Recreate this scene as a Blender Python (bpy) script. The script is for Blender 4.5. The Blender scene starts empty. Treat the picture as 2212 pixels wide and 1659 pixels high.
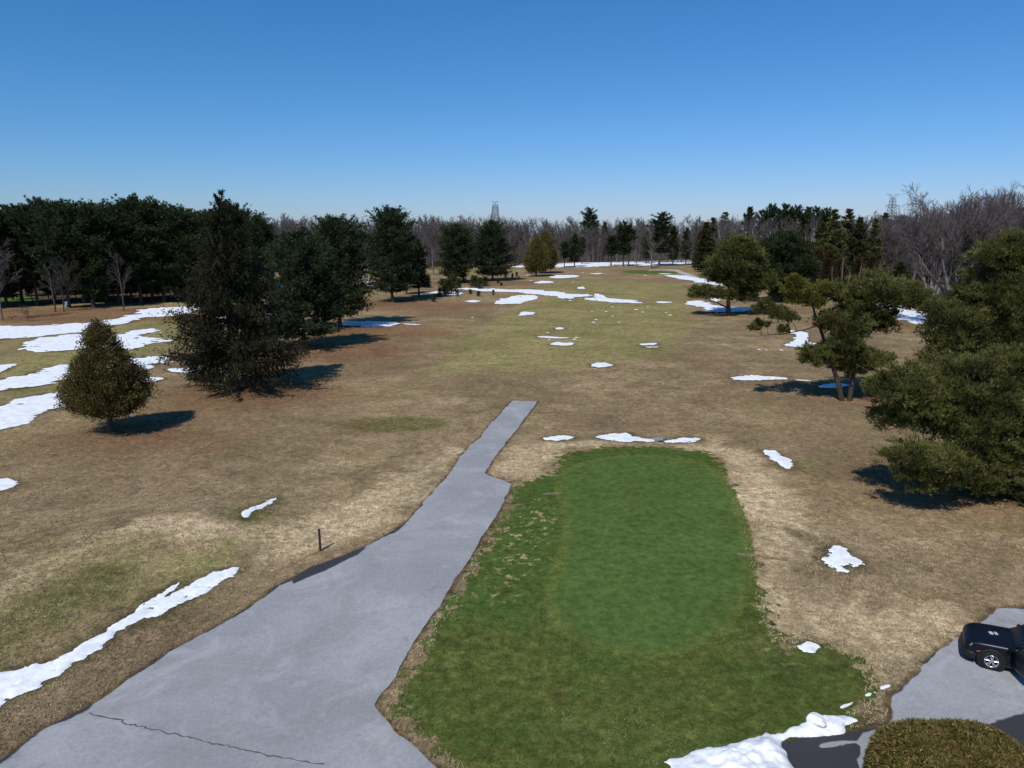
import bpy, bmesh, math, random
import numpy as np
from mathutils import Vector, Matrix
R = math.radians
scene = bpy.context.scene
COL = scene.collection

# ------------------------------------------------------------------ camera, sky, sun, exposure
CAM_H = 16.4
FPX = 1562.0                       # focal length in pixels of a 2212 x 1659 frame
HORIZON = 505.0
PITCH = math.atan((829.5 - HORIZON) / FPX)
cam = bpy.data.objects.new('camera', bpy.data.cameras.new('camera'))
COL.objects.link(cam)
cam.location = (0, 0, CAM_H)
cam.rotation_euler = (math.pi / 2 - PITCH, 0, 0)
cam.data.sensor_width = 36.0
cam.data.lens = 36.0 * FPX / 2212.0
cam.data.clip_start = 0.1
cam.data.clip_end = 20000
scene.camera = cam

SUN_AZ = 26.0                      # shadows fall away from the camera, this far to the right
SUN_EL = 50.0
world = bpy.data.worlds.new('World')
scene.world = world
world.use_nodes = True
wn = world.node_tree
wn.nodes.clear()
sky = wn.nodes.new('ShaderNodeTexSky')
sky.sky_type = 'NISHITA'
sky.sun_disc = False
sky.sun_elevation = R(SUN_EL)
sky.sun_rotation = R(180 + SUN_AZ)
sky.altitude = 0
sky.air_density = 1.0
sky.dust_density = 0.3
sky.ozone_density = 3.0
sep = wn.nodes.new('ShaderNodeSeparateColor')
com = wn.nodes.new('ShaderNodeCombineColor')
pw = wn.nodes.new('ShaderNodeMath'); pw.operation = 'POWER'; pw.inputs[1].default_value = 1.50
mr = wn.nodes.new('ShaderNodeMath'); mr.operation = 'MULTIPLY'; mr.inputs[1].default_value = 0.218
mg = wn.nodes.new('ShaderNodeMath'); mg.operation = 'MULTIPLY'; mg.inputs[1].default_value = 0.725
mb = wn.nodes.new('ShaderNodeMath'); mb.operation = 'MULTIPLY'; mb.inputs[1].default_value = 1.09
bg = wn.nodes.new('ShaderNodeBackground')
bg.inputs['Strength'].default_value = 0.10
wo = wn.nodes.new('ShaderNodeOutputWorld')
wn.links.new(sky.outputs[0], sep.inputs[0])
wn.links.new(sep.outputs[0], pw.inputs[0]); wn.links.new(pw.outputs[0], mr.inputs[0]); wn.links.new(mr.outputs[0], com.inputs[0])
wn.links.new(sep.outputs[1], mg.inputs[0]); wn.links.new(mg.outputs[0], com.inputs[1])
wn.links.new(sep.outputs[2], mb.inputs[0]); wn.links.new(mb.outputs[0], com.inputs[2])
wn.links.new(com.outputs[0], bg.inputs[0])
wn.links.new(bg.outputs[0], wo.inputs[0])

sl = bpy.data.lights.new('sun', 'SUN')
sl.energy = 4.0
sl.angle = R(0.53)
sl.color = (1.0, 0.955, 0.89)
sun = bpy.data.objects.new('sun', sl)
COL.objects.link(sun)
to_sun = Vector((-math.sin(R(SUN_AZ)) * math.cos(R(SUN_EL)), -math.cos(R(SUN_AZ)) * math.cos(R(SUN_EL)), math.sin(R(SUN_EL))))
sun.rotation_euler = to_sun.to_track_quat('Z', 'Y').to_euler()
sun.location = (0, -20, 60)

vs = scene.view_settings
vs.view_transform = 'Standard'
vs.look = 'None'
vs.exposure = 0.0
vs.gamma = 1.0
vs.use_curve_mapping = False

# ------------------------------------------------------------------ numeric helpers
_T = np.random.RandomState(7).rand(8, 256, 256)
def vnoise(x, y, k=0):
    x = np.asarray(x, float); y = np.asarray(y, float)
    xi = np.floor(x).astype(int); yi = np.floor(y).astype(int)
    fx = x - xi; fy = y - yi
    fx = fx * fx * (3 - 2 * fx); fy = fy * fy * (3 - 2 * fy)
    t = _T[k % 8]
    a = t[xi & 255, yi & 255]; b = t[(xi + 1) & 255, yi & 255]
    c = t[xi & 255, (yi + 1) & 255]; d = t[(xi + 1) & 255, (yi + 1) & 255]
    return (a * (1 - fx) + b * fx) * (1 - fy) + (c * (1 - fx) + d * fx) * fy
def fbm(x, y, k=0, o=4):
    s = 0.0; a = 0.5
    for i in range(o):
        s = s + a * (vnoise(x * 2 ** i + 17.3 * i, y * 2 ** i + 5.1 * i, k + i) * 2 - 1)
        a *= 0.5
    return s

BUMPS = []                         # (x, y, sx, sy, height)
def gh(x, y):
    x = np.asarray(x, float); y = np.asarray(y, float)
    z = np.zeros(np.broadcast(x, y).shape)
    for bx, by, sx, sy, h in BUMPS:
        z = z + h * np.exp(-((x - bx) / sx) ** 2 - ((y - by) / sy) ** 2)
    far = np.clip((np.hypot(x, y) - 45) / 60, 0, 1)
    z = z + far * 0.55 * (vnoise(x / 34 + 9.5, y / 34 + 3.2, 1) - 0.5)
    return z
def ray(px, py):
    u = (px - 1106.0) / FPX; v = (829.5 - py) / FPX
    c, s = math.cos(PITCH), math.sin(PITCH)
    return np.array([u, c + v * s, -s + v * c])
def gpt(px, py):
    d = ray(px, py); z = 0.0
    for i in range(6):
        t = (z - CAM_H) / d[2]
        z = float(gh(d[0] * t, d[1] * t))
    t = (z - CAM_H) / d[2]
    return np.array([d[0] * t, d[1] * t, z])
def at(px, py, Y):
    d = ray(px, py); t = Y / d[1]
    return np.array([d[0] * t, Y, CAM_H + d[2] * t])
def gp2(pts):
    return np.array([gpt(*p)[:2] for p in pts])
def zA(p): return [(.375 * x, 1036.8 + .375 * y) for x, y in p]
def zB(p): return [(748.8 + .375 * x, 806.4 + .375 * y) for x, y in p]
def zC(p): return [(1382.4 + .375 * x, 1382.4 + .375 * y) for x, y in p]
def zF(p): return [(.25 * x, 633.6 + .25 * y) for x, y in p]
def z2(p): return [(460.8 + .25 * x, 374.4 + .25 * y) for x, y in p]
def z3(p): return [(921.6 + .25 * x, 374.4 + .25 * y) for x, y in p]
def z4(p): return [(1382.4 + .1875 * x, 374.4 + .1875 * y) for x, y in p]
def z7(p): return [(1497.6 + .3229 * x, 576 + .3229 * y) for x, y in p]
def zH(p): return [(1658.9 + .25 * x, 1129 + .25 * y) for x, y in p]

# gentle relief of the place (positions on the flat plane first)
_b = [(250, 1190, 6.0, 3.9, .85), (420, 1130, 5.0, 3.6, .5), (-150, 1330, 6, 3.6, .7),
      (1390, 1180, 6.5, 12, .30), (1450, 905, 12, 5, -.15), (1760, 1180, 3, 4, .15)]
BUMPS = [(*gpt(px, py)[:2], sx, sy, h) for px, py, sx, sy, h in _b]
_bk = gpt(*z3([(770, 1095)])[0])
BUMPS.append((_bk[0], _bk[1], 5.5, 6, -.35))

def poly_sdf(P, poly):
    """signed distance, positive inside"""
    d2 = np.full(len(P), 1e18); ins = np.zeros(len(P), bool)
    n = len(poly)
    for i in range(n):
        a = poly[i]; b = poly[(i + 1) % n]
        e = b - a; w = P - a
        t = np.clip((w @ e) / max(e @ e, 1e-12), 0, 1)
        q = w - t[:, None] * e
        d2 = np.minimum(d2, (q * q).sum(1))
        c = (a[1] > P[:, 1]) != (b[1] > P[:, 1])
        with np.errstate(divide='ignore', invalid='ignore'):
            xx = a[0] + (P[:, 1] - a[1]) / (b[1] - a[1] + 1e-30) * e[0]
        ins ^= c & (P[:, 0] < xx)
    d = np.sqrt(d2)
    return np.where(ins, d, -d)
def line_dist(P, pts):
    d2 = np.full(len(P), 1e18)
    for i in range(len(pts) - 1):
        a = pts[i]; e = pts[i + 1] - a; w = P - a
        t = np.clip((w @ e) / max(e @ e, 1e-12), 0, 1)
        q = w - t[:, None] * e
        d2 = np.minimum(d2, (q * q).sum(1))
    return np.sqrt(d2)
def smooth_poly(poly, it=1):
    p = np.array(poly, float)
    for _ in range(it):
        q = np.roll(p, -1, 0)
        p = np.stack([.75 * p + .25 * q, .25 * p + .75 * q], 1).reshape(-1, 2)
    return p

# ------------------------------------------------------------------ mesh helpers
def new_mesh(name, V, T=None, Q=None, smooth=False, mats=()):
    V = np.asarray(V, np.float32).reshape(-1, 3)
    me = bpy.data.meshes.new(name)
    me.vertices.add(len(V)); me.vertices.foreach_set('co', V.ravel())
    T = np.zeros((0, 3), np.int32) if T is None else np.asarray(T, np.int32).reshape(-1, 3)
    Q = np.zeros((0, 4), np.int32) if Q is None else np.asarray(Q, np.int32).reshape(-1, 4)
    li = np.concatenate([T.ravel(), Q.ravel()])
    ls = np.concatenate([np.arange(len(T)) * 3, len(T) * 3 + np.arange(len(Q)) * 4])
    me.loops.add(len(li)); me.loops.foreach_set('vertex_index', li)
    me.polygons.add(len(ls)); me.polygons.foreach_set('loop_start', ls.astype(np.int32))
    if smooth: me.polygons.foreach_set('use_smooth', np.ones(len(ls), bool))
    for m in mats: me.materials.append(m)
    me.update(calc_edges=True)
    return me
def obj(name, me, parent=None, mat=None):
    o = bpy.data.objects.new(name, me)
    COL.objects.link(o)
    if mat is not None and not me.materials: me.materials.append(mat)
    if parent is not None: o.parent = parent
    return o
def tag(o, label=None, cat=None, group=None, kind=None):
    for k, v in (('label', label), ('category', cat), ('group', group), ('kind', kind)):
        if v: o[k] = v
    return o
def empty(name, loc=(0, 0, 0), rz=0, s=1.0):
    o = bpy.data.objects.new(name, None)
    COL.objects.link(o)
    o.location = loc; o.rotation_euler = (0, 0, rz)
    o.scale = (s, s, s) if np.isscalar(s) else s
    o.empty_display_size = 0.2
    return o
def copy_tree(root):
    r = root.copy(); COL.objects.link(r)
    for ch in root.children:
        c = ch.copy(); COL.objects.link(c); c.parent = r
        for g in ch.children:
            d = g.copy(); COL.objects.link(d); d.parent = c
    return r
def tube_arrays(S, sides):
    """S: (N,8) p0 p1 r0 r1 -> verts, quads"""
    S = np.asarray(S, float).reshape(-1, 8); n = len(S)
    p0, p1, r0, r1 = S[:, :3], S[:, 3:6], S[:, 6], S[:, 7]
    d = p1 - p0; d /= np.linalg.norm(d, axis=1)[:, None] + 1e-9
    ref = np.where(np.abs(d[:, 2:3]) < .9, np.array([[0, 0, 1.]]), np.array([[1., 0, 0]]))
    u = np.cross(d, ref); u /= np.linalg.norm(u, axis=1)[:, None] + 1e-9
    w = np.cross(d, u)
    a = np.arange(sides) * 2 * math.pi / sides
    ring = u[:, None] * np.cos(a)[None, :, None] + w[:, None] * np.sin(a)[None, :, None]
    A = p0[:, None] + ring * r0[:, None, None]; B = p1[:, None] + ring * r1[:, None, None]
    V = np.concatenate([A, B], 1).reshape(-1, 3)
    k = np.arange(sides); k2 = (k + 1) % sides
    f = np.stack([k, k2, k2 + sides, k + sides], 1)
    Q = (f[None] + (np.arange(n) * 2 * sides)[:, None, None]).reshape(-1, 4)
    return V, Q
def join(parts):
    Vs, Qs, off = [], [], 0
    for V, Q in parts:
        Vs.append(V); Qs.append(Q + off); off += len(V)
    return np.concatenate(Vs), np.concatenate(Qs)
def tubes(name, big, small, mat, parent, bs=7, ss=3):
    ps = []
    if len(big): ps.append(tube_arrays(big, bs))
    if len(small): ps.append(tube_arrays(small, ss))
    V, Q = join(ps)
    return obj(name, new_mesh(name, V, Q=Q, smooth=True, mats=[mat]), parent)
def tuft_arrays(P, D, L, W, k, spread, rs):
    P = np.repeat(np.asarray(P), k, 0); D = np.repeat(np.asarray(D), k, 0); n = len(P)
    d = D + rs.normal(size=(n, 3)) * spread
    d /= np.linalg.norm(d, axis=1)[:, None] + 1e-9
    s = np.cross(d, rs.normal(size=(n, 3))); s /= np.linalg.norm(s, axis=1)[:, None] + 1e-9
    l = (L if np.ndim(L) == 0 else np.repeat(L, k))
    l = (l * rs.uniform(.65, 1.25, n))[:, None]
    w = W * rs.uniform(.7, 1.3, n)[:, None]
    p = P + rs.normal(size=(n, 3)) * .25 * W
    return np.stack([p - s * w * .5, p + s * w * .5, p + d * l], 1).reshape(-1, 3)
def soup(name, V, mat, parent):
    return obj(name, new_mesh(name, V, T=np.arange(len(V)).reshape(-1, 3), mats=[mat]), parent)
def box_mesh(name, lo, hi, mat, parent=None, bev=0.0, seg=2):
    bm = bmesh.new()
    bmesh.ops.create_cube(bm, size=1)
    for v in bm.verts:
        v.co = Vector([lo[i] + (v.co[i] + .5) * (hi[i] - lo[i]) for i in range(3)])
    if bev > 0: bmesh.ops.bevel(bm, geom=bm.edges[:], offset=bev, segments=seg, affect='EDGES')
    me = bpy.data.meshes.new(name); bm.to_mesh(me); bm.free()
    me.materials.append(mat)
    return obj(name, me, parent)

# ------------------------------------------------------------------ material helpers
class Mat:
    def __init__(s, name):
        s.m = bpy.data.materials.new(name); s.m.use_nodes = True
        s.t = s.m.node_tree; s.t.nodes.clear()
        s.out = s.t.nodes.new('ShaderNodeOutputMaterial')
        s.p = s.t.nodes.new('ShaderNodeBsdfPrincipled')
        s.t.links.new(s.p.outputs[0], s.out.inputs[0])
    def n(s, typ, **kw):
        nd = s.t.nodes.new(typ)
        for k, v in kw.items(): setattr(nd, k, v)
        return nd
    def put(s, sock, v):
        if v is None: return
        if hasattr(v, 'is_output'): s.t.links.new(v, sock)
        elif np.ndim(v) and len(v) == 3 and sock.type == 'RGBA': sock.default_value = (*v, 1)
        else: sock.default_value = v
    def coord(s, kind='Object'):
        return s.n('ShaderNodeTexCoord').outputs[kind]
    def noise(s, vec, scale, detail=4, rough=.55, dist=0.0, col=False):
        nd = s.n('ShaderNodeTexNoise')
        s.put(nd.inputs['Vector'], vec); nd.inputs['Scale'].default_value = scale
        nd.inputs['Detail'].default_value = detail; nd.inputs['Roughness'].default_value = rough
        nd.inputs['Distortion'].default_value = dist
        return nd.outputs[1 if col else 0]
    def attr(s, name):
        return s.n('ShaderNodeAttribute', attribute_name=name).outputs['Fac']
    def math(s, op, a, b=None, c=None, clamp=False):
        nd = s.n('ShaderNodeMath', operation=op, use_clamp=clamp)
        s.put(nd.inputs[0], a); s.put(nd.inputs[1], b)
        if c is not None: s.put(nd.inputs[2], c)
        return nd.outputs[0]
    def rng(s, v, a, b, c=0.0, d=1.0):
        nd = s.n('ShaderNodeMapRange', interpolation_type='SMOOTHSTEP')
        s.put(nd.inputs[0], v)
        for i, x in enumerate((a, b, c, d)): nd.inputs[i + 1].default_value = x
        return nd.outputs[0]
    def mix(s, f, a, b, blend='MIX'):
        nd = s.n('ShaderNodeMix', data_type='RGBA', blend_type=blend)
        s.put(nd.inputs[0], f); s.put(nd.inputs[6], a); s.put(nd.inputs[7], b)
        return nd.outputs[2]
    def ramp(s, f, stops):
        nd = s.n('ShaderNodeValToRGB')
        e = nd.color_ramp.elements
        while len(e) < len(stops): e.new(.5)
        for x, (p, c) in zip(e, stops): x.position = p; x.color = (*c, 1)
        s.put(nd.inputs[0], f)
        return nd.outputs[0]
    def bump(s, h, strength, dist):
        nd = s.n('ShaderNodeBump')
        s.put(nd.inputs['Height'], h); nd.inputs['Strength'].default_value = strength
        nd.inputs['Distance'].default_value = dist
        s.t.links.new(nd.outputs[0], s.p.inputs['Normal'])
    def done(s, color=None, rough=.8, spec=.2, metal=0.0, coat=None):
        s.put(s.p.inputs['Base Color'], color); s.put(s.p.inputs['Roughness'], rough)
        s.put(s.p.inputs['Specular IOR Level'], spec); s.put(s.p.inputs['Metallic'], metal)
        if coat: s.p.inputs['Coat Weight'].default_value = coat; s.p.inputs['Coat Roughness'].default_value = .04
        return s.m
def plain(name, color, rough=.7, spec=.3, metal=0.0, var=.12, scale=3.0, coat=None):
    m = Mat(name)
    n = m.noise(m.coord(), scale)
    c = m.mix(m.rng(n, .3, .7), [x * (1 - var) for x in color], [min(1, x * (1 + var)) for x in color])
    return m.done(c, rough, spec, metal, coat)
def foliage(name, stops, clump=.5, trans=.18, spec=.15, dark=.55, patch=None):
    m = Mat(name)
    isl = m.n('ShaderNodeNewGeometry').outputs['Random Per Island']
    c = m.ramp(isl, stops)
    n = m.noise(m.coord(), clump, 3)
    c = m.mix(m.rng(n, .38, .62), m.mix(1.0, c, (dark,) * 3, 'MULTIPLY'), c)
    if patch: c = m.mix(m.math('MULTIPLY', m.rng(m.noise(m.coord(), 1.1, 3, .6), .52, .66), .55), c, patch)
    rnd = m.n('ShaderNodeObjectInfo').outputs['Random']
    c = m.mix(m.math('MULTIPLY', rnd, .35), c, m.mix(1.0, c, (1.25, 1.1, .75), 'MULTIPLY'))
    m.done(c, .75, spec)
    if trans:
        tr = m.n('ShaderNodeBsdfTranslucent'); m.put(tr.inputs[0], c)
        mx = m.n('ShaderNodeMixShader'); mx.inputs[0].default_value = trans
        m.t.links.new(m.p.outputs[0], mx.inputs[1]); m.t.links.new(tr.outputs[0], mx.inputs[2])
        m.t.links.new(mx.outputs[0], m.out.inputs[0])
    return m.m
def bark(name, a, b, scale=4.0):
    m = Mat(name)
    co = m.coord()
    mp = m.n('ShaderNodeMapping'); mp.inputs['Scale'].default_value = (3, 3, .6); m.put(mp.inputs[0], co)
    n = m.noise(mp.outputs[0], scale, 5, .65)
    m.bump(n, .6, .03)
    return m.done(m.mix(m.rng(n, .3, .7), a, b), .9, .1)

# ------------------------------------------------------------------ outlines on the ground (read off the photograph, laid on the terrain)
PATH_L = zA([(-700, 2160), (-300, 1860), (0, 1622), (240, 1440), (480, 1330), (720, 1160), (960, 1000), (1200, 870), (1440, 730), (1600, 610), (1700, 560),
             (1800, 505), (2000, 430), (2120, 380)]) + zB([(150, 980), (290, 900), (370, 835), (440, 750), (530, 650), (600, 570), (650, 490), (710, 420),
             (770, 370), (830, 290), (900, 220), (950, 160)])
PATH_R = zB([(1100, 160), (1050, 230), (960, 350), (880, 450), (805, 555), (797, 578), (830, 592), (950, 640), (930, 690), (860, 830), (770, 960), (700, 1080),
             (630, 1190), (560, 1300), (480, 1410), (400, 1540), (320, 1650)]) + [(848, 1468), (806, 1526), (862, 1590), (945, 1659), (1060, 1780), (1000, 2200), (-400, 2200)]
path_l = gp2(PATH_L); path_poly = np.concatenate([path_l, gp2(PATH_R)])
LOT = zH([(2500, 700), (2212, 725), (1960, 740), (1850, 850), (1680, 980), (1450, 1120), (1250, 1320), (1130, 1440), (1040, 1490), (1060, 1600), (1075, 1650)]) + \
      [(1915, 1562), (1853, 1578), (1821, 1585), (1760, 1594), (1686, 1609), (1690, 1630), (1720, 1659), (1760, 1760), (1900, 2200), (3300, 2200), (3300, 1300)]
lot_poly = gp2(LOT)
ROUGH = [(1112, 1046), (1150, 1040), (1195, 1022), (1205, 985), (1260, 972), (1330, 963), (1450, 966), (1530, 978), (1562, 1000), (1582, 1060), (1605, 1130), (1630, 1200),
         (1645, 1260), (1655, 1320), (1680, 1370), (1690, 1400), (1740, 1385), (1800, 1395), (1850, 1420), (1890, 1470), (1890, 1510), (1850, 1550), (1700, 1610),
         (1640, 1800), (1300, 1900), (1100, 1740), (970, 1659), (900, 1590), (850, 1525), (862, 1480), (905, 1420), (940, 1345), (1000, 1258), (1050, 1172), (1085, 1110), (1108, 1070)]
rough_poly = gp2(ROUGH)
PUTT = [(1200, 1040), (1222, 1100), (1230, 1150), (1205, 1220), (1185, 1290), (1200, 1350), (1280, 1395), (1390, 1418), (1500, 1400), (1570, 1350), (1612, 1280), (1622, 1210),
        (1605, 1130), (1577, 1060), (1545, 1012), (1480, 990), (1390, 983), (1300, 990), (1235, 1008)]
putt_poly = smooth_poly(gp2(PUTT), 2)
SNOW = [  # (outline in picture pixels, thickness m, label, group)
 (zA([(-500, 1330), (-150, 1150), (0, 1110), (150, 1085), (300, 1040), (420, 1000), (440, 960), (560, 920), (680, 820), (780, 760), (860, 690), (1000, 610), (1045, 588), (1000, 640), (950, 680),
      (1100, 600), (1200, 540), (1300, 520), (1375, 500), (1370, 530), (1250, 610), (1100, 690), (960, 760), (820, 810), (720, 850), (640, 905), (580, 960), (500, 1020), (420, 1050), (380, 1100),
      (200, 1200), (100, 1250), (0, 1310), (-400, 1560)]), .10, 'long forked tongue of melting snow beside the paved path', None),
 (zA([(1385, 220), (1390, 185), (1500, 145), (1580, 105), (1605, 103), (1550, 142), (1450, 190), (1430, 218)]), .05, 'short sliver of snow on the straw grass behind the brown post', None),
 (zF([(-400, 420), (-300, 300), (0, 290), (300, 285), (650, 262), (780, 255), (920, 240), (1110, 205), (1200, 150), (1350, 135), (1600, 120), (1750, 130), (1640, 165), (1500, 190), (1230, 215), (1100, 262), (900, 300), (600, 345), (300, 375), (0, 405)]), .12, 'long band of snow below the dark pine grove', None),
 (zF([(200, 470), (280, 410), (500, 370), (620, 355), (780, 365), (900, 360), (1000, 365), (1200, 330), (1300, 310), (1290, 340), (1180, 380), (1420, 405), (1200, 440), (1190, 485), (1100, 490), (800, 470), (600, 500), (430, 510), (330, 490)]), .12, 'ragged snow patch crossed by thin blue branch shadows', None),
 (zF([(-400, 900), (-200, 760), (0, 745), (200, 715), (400, 640), (680, 600), (900, 570), (1200, 550), (1380, 560), (1360, 620), (1250, 660), (1000, 700), (600, 750), (400, 790), (200, 830), (0, 848)]), .12, 'broad snow band passing behind the egg-shaped cedar', None),
 (zF([(-350, 1300), (-250, 1080), (0, 980), (160, 930), (300, 885), (540, 870), (600, 910), (625, 960), (500, 990), (330, 1030), (220, 1100), (150, 1140), (0, 1175)]), .12, 'wide snow sheet reaching the egg-shaped cedar from its open side', None),
 (zF([(-100, 640), (0, 622), (150, 613), (60, 660), (0, 685), (-100, 720)]), .08, 'pointed snow patch between two broad snow bands', None),
 (zF([(1180, 755), (1260, 730), (1400, 730), (1400, 750), (1290, 770), (1200, 775)]), .06, 'small snow patch between the egg-shaped cedar and the drooping spruce', None),
 (zF([(1430, 655), (1620, 648), (1750, 660), (1650, 690), (1480, 682)]), .06, 'snow patch half hidden under the drooping spruce', None),
 ([(-30, 1044), (0, 1036), (20, 1035), (35, 1045), (28, 1054), (0, 1060), (-30, 1064)], .05, 'small broken snow patch alone on the brown slope near the egg-shaped cedar', None),
 ([(440, 690), (500, 676), (560, 672), (600, 678), (560, 690), (500, 700)], .08, 'snow behind the drooping spruce', None),
 ([(545, 616), (600, 612), (640, 616), (620, 626), (560, 628)], .1, 'distant snow patch between the drooping spruce and the broad pine', None),
 (z2([(1090, 900), (1180, 886), (1290, 884), (1300, 915), (1130, 914)]), .1, 'bright snow patch between two broad dark pines', None),
 (z2([(1260, 955), (1330, 935), (1400, 945), (1380, 975), (1290, 985)]), .1, 'snow glimpse at the skirts of the tall round pine', None),
 (z2([(1060, 1310), (1120, 1285), (1270, 1279), (1400, 1281), (1560, 1292), (1650, 1302), (1500, 1325), (1150, 1318)]), .08, 'snow tongue lying in the shadow of a broad pine', None),
 (z2([(1650, 1301), (1790, 1308), (1780, 1314), (1660, 1309)]), .05, 'thin snow thread past the shadowed tongue', None),
 (z2([(1810, 1030), (1930, 1018), (2060, 1022), (2170, 1050), (2000, 1052), (1900, 1038)]), .08, 'snow patch beside the tall round pine and the thin stakes', None),
 (z3([(190, 990), (300, 993), (560, 998), (700, 1008), (850, 1005), (1000, 1015), (1150, 1025), (1200, 1045), (1400, 1053), (1420, 1062), (1270, 1073), (1280, 1085), (1220, 1087), (1150, 1065), (1000, 1050), (800, 1032), (560, 1022), (300, 1008)]), .12, 'long winding snow strip behind the sand bunker', None),
 (z3([(578, 1130), (650, 1080), (780, 1058), (900, 1053), (947, 1075), (900, 1102), (830, 1115), (810, 1130)]), .15, 'snow filling the sand bunker', None),
 (z3([(1345, 1086), (1450, 1076), (1600, 1083), (1860, 1112), (1830, 1123), (1640, 1117), (1500, 1107)]), .12, 'long flat snow strip across the middle of the fairway', None),
 (z3([(1440, 1042), (1490, 1043), (1575, 1078), (1470, 1076)]), .10, 'wedge of snow touching the long fairway strip', None),
 (z3([(328, 1105), (400, 1096), (462, 1105), (440, 1119), (370, 1116)]), .05, 'small snow patch on brown grass in front of the bunker', None),
 (z3([(785, 1226), (820, 1197), (945, 1207), (900, 1225), (820, 1231)]), .06, 'hooked snow patch below the bunker', None),
 (z3([(915, 950), (1010, 929), (1130, 945), (1000, 954)]), .08, 'mound of snow in front of the paired round cedars', None),
 (z3([(1060, 903), (1100, 883), (1260, 881), (1335, 892), (1240, 906), (1170, 911)]), .08, 'flat snow patch at the foot of the paired round cedars', None),
 (z3([(848, 880), (950, 882), (960, 890), (870, 890)]), .06, 'snow streak behind the young pines', None),
 (z3([(1400, 868), (1470, 864), (1535, 868), (1480, 877)]), .06, 'snow streak short of the distant putting green', None),
 (z3([(1285, 997), (1350, 976), (1372, 999), (1330, 1002)]), .06, 'thin double snow streak on the upper fairway', None),
 (z3([(1985, 1112), (2060, 1110), (2145, 1118), (2010, 1125)]), .06, 'snow streak on the fairway facing the twisted pine', None),
 (z3([(1108, 1342), (1150, 1332), (1197, 1340), (1170, 1351), (1120, 1351)]), .05, 'small oval of snow in the mid fairway', None),
 (z3([(935, 1416), (1000, 1410), (1130, 1418), (1255, 1424), (1100, 1430)]), .06, 'narrow snow streak in the mid fairway', None),
 (z3([(1058, 1477), (1130, 1461), (1200, 1470), (1262, 1464), (1257, 1491), (1130, 1491)]), .06, 'comb-edged snow patch in the mid fairway', None),
 (z3([(1830, 1479), (1980, 1464), (2002, 1480), (1870, 1492)]), .05, 'snow patch on the greener side of the mid fairway', None),
 (z3([(1868, 1503), (1920, 1502), (2032, 1500), (1960, 1510)]), .04, 'thin snow thread under the patch on the greener fairway', None),
 ([(1268, 790), (1300, 783), (1328, 790), (1300, 795)], .04, 'ragged snow patch on the fairway nearest the paved path', None),
 (z4([(185, 1156), (390, 1158), (300, 1168)]), .06, 'snow streak beside the distant putting green', None),
 ([(1426, 594), (1480, 596), (1520, 603), (1545, 608), (1548, 618), (1500, 608), (1460, 602)], .08, 'snow band below the distant cart path', None),
 ([(1095, 577), (1135, 573), (1150, 575), (1135, 579)], .1, 'snow at the edge of the far wood beside the paired cedars', None),
 ([(1195, 570), (1340, 566), (1480, 562), (1515, 563), (1520, 570), (1400, 573.5), (1300, 576), (1195, 578)], .12, 'great white snowfield in front of the far bare wood', None),
 (z4([(535, 1482), (640, 1463), (800, 1490), (860, 1513), (920, 1533), (1100, 1548), (1370, 1552), (1340, 1592), (1040, 1607), (750, 1597), (830, 1562), (585, 1527)]), .10, 'snow spread around the trunk of the lone round pine', None),
 (z4([(820, 1480), (840, 1400), (930, 1340), (1000, 1380), (930, 1440), (900, 1490)]), .08, 'snow behind the lowest limb of the lone round pine', None),
 (z4([(700, 1245), (830, 1262), (1000, 1275), (1220, 1300), (1100, 1310), (860, 1290)]), .08, 'snow streak behind the lone round pine', None),
 (z7([(605, 424), (740, 438), (762, 460), (750, 500), (850, 520), (862, 552), (700, 537), (595, 530), (690, 490), (700, 460)]), .08, 'zigzag snow patch beside the twisted twin pine', None),
 (z7([(232, 746), (350, 731), (500, 737), (645, 750), (500, 763), (300, 759)]), .06, 'lens-shaped snow patch leading to the twisted twin pine', None),
 (z7([(680, 756), (790, 762), (780, 769), (690, 762)]), .04, 'thin snow thread by the shadow of the twisted twin pine', None),
 (z7([(828, 800), (880, 784), (1042, 788), (980, 816), (860, 813)]), .06, 'blue shaded snow at the foot of the twisted twin pine', None),
 (z7([(1080, 258), (1250, 250), (1540, 262), (1560, 400), (1350, 345), (1150, 296)]), .1, 'broad snow patch seen through the twisted twin pine', None),
 (z7([(850, 190), (920, 196), (925, 220), (860, 216)]), .08, 'snow glimpse behind the leaning crown of the twin pine', None),
 (z7([(463, 1238), (512, 1231), (560, 1240), (682, 1325), (642, 1364), (560, 1320)]), .07, 'slanting oval snow patch beyond the corner of the putting green', None),
 (zB([(1108, 381), (1240, 355), (1337, 375), (1230, 389)]), .05, 'snow patch nearest the end of the paved path', None),
 (zB([(1428, 370), (1590, 344), (1672, 355), (1640, 365), (1762, 386), (1700, 396), (1500, 381)]), .06, 'ragged snow patch touching the grey stone', None),
 (zB([(1818, 393), (1880, 385), (1960, 369), (2060, 385), (1970, 401), (1830, 399)]), .05, 'snow patch past the grey stone', None),
 (zH([(443, 310), (510, 280), (540, 250), (513, 213), (600, 203), (670, 240), (700, 290), (780, 330), (838, 381), (760, 396), (660, 375), (687, 413), (620, 417), (520, 372)]), .08, 'three-lobed snow patch on bare ground past the wooden edging', None),
 (zH([(248, 1056), (390, 1033), (472, 1075), (430, 1110), (400, 1132), (300, 1112)]), .06, 'small star-shaped snow patch on the dark green grass', None),
]
BITS_LOT = [zH([(975, 1422), (1050, 1393), (1064, 1415), (980, 1442)]), zH([(833, 1490), (880, 1466), (903, 1485), (850, 1505)]),
            zH([(906, 1465), (945, 1460), (947, 1470), (912, 1474)]), zH([(612, 1592), (740, 1538), (760, 1556), (640, 1614)])]
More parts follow.
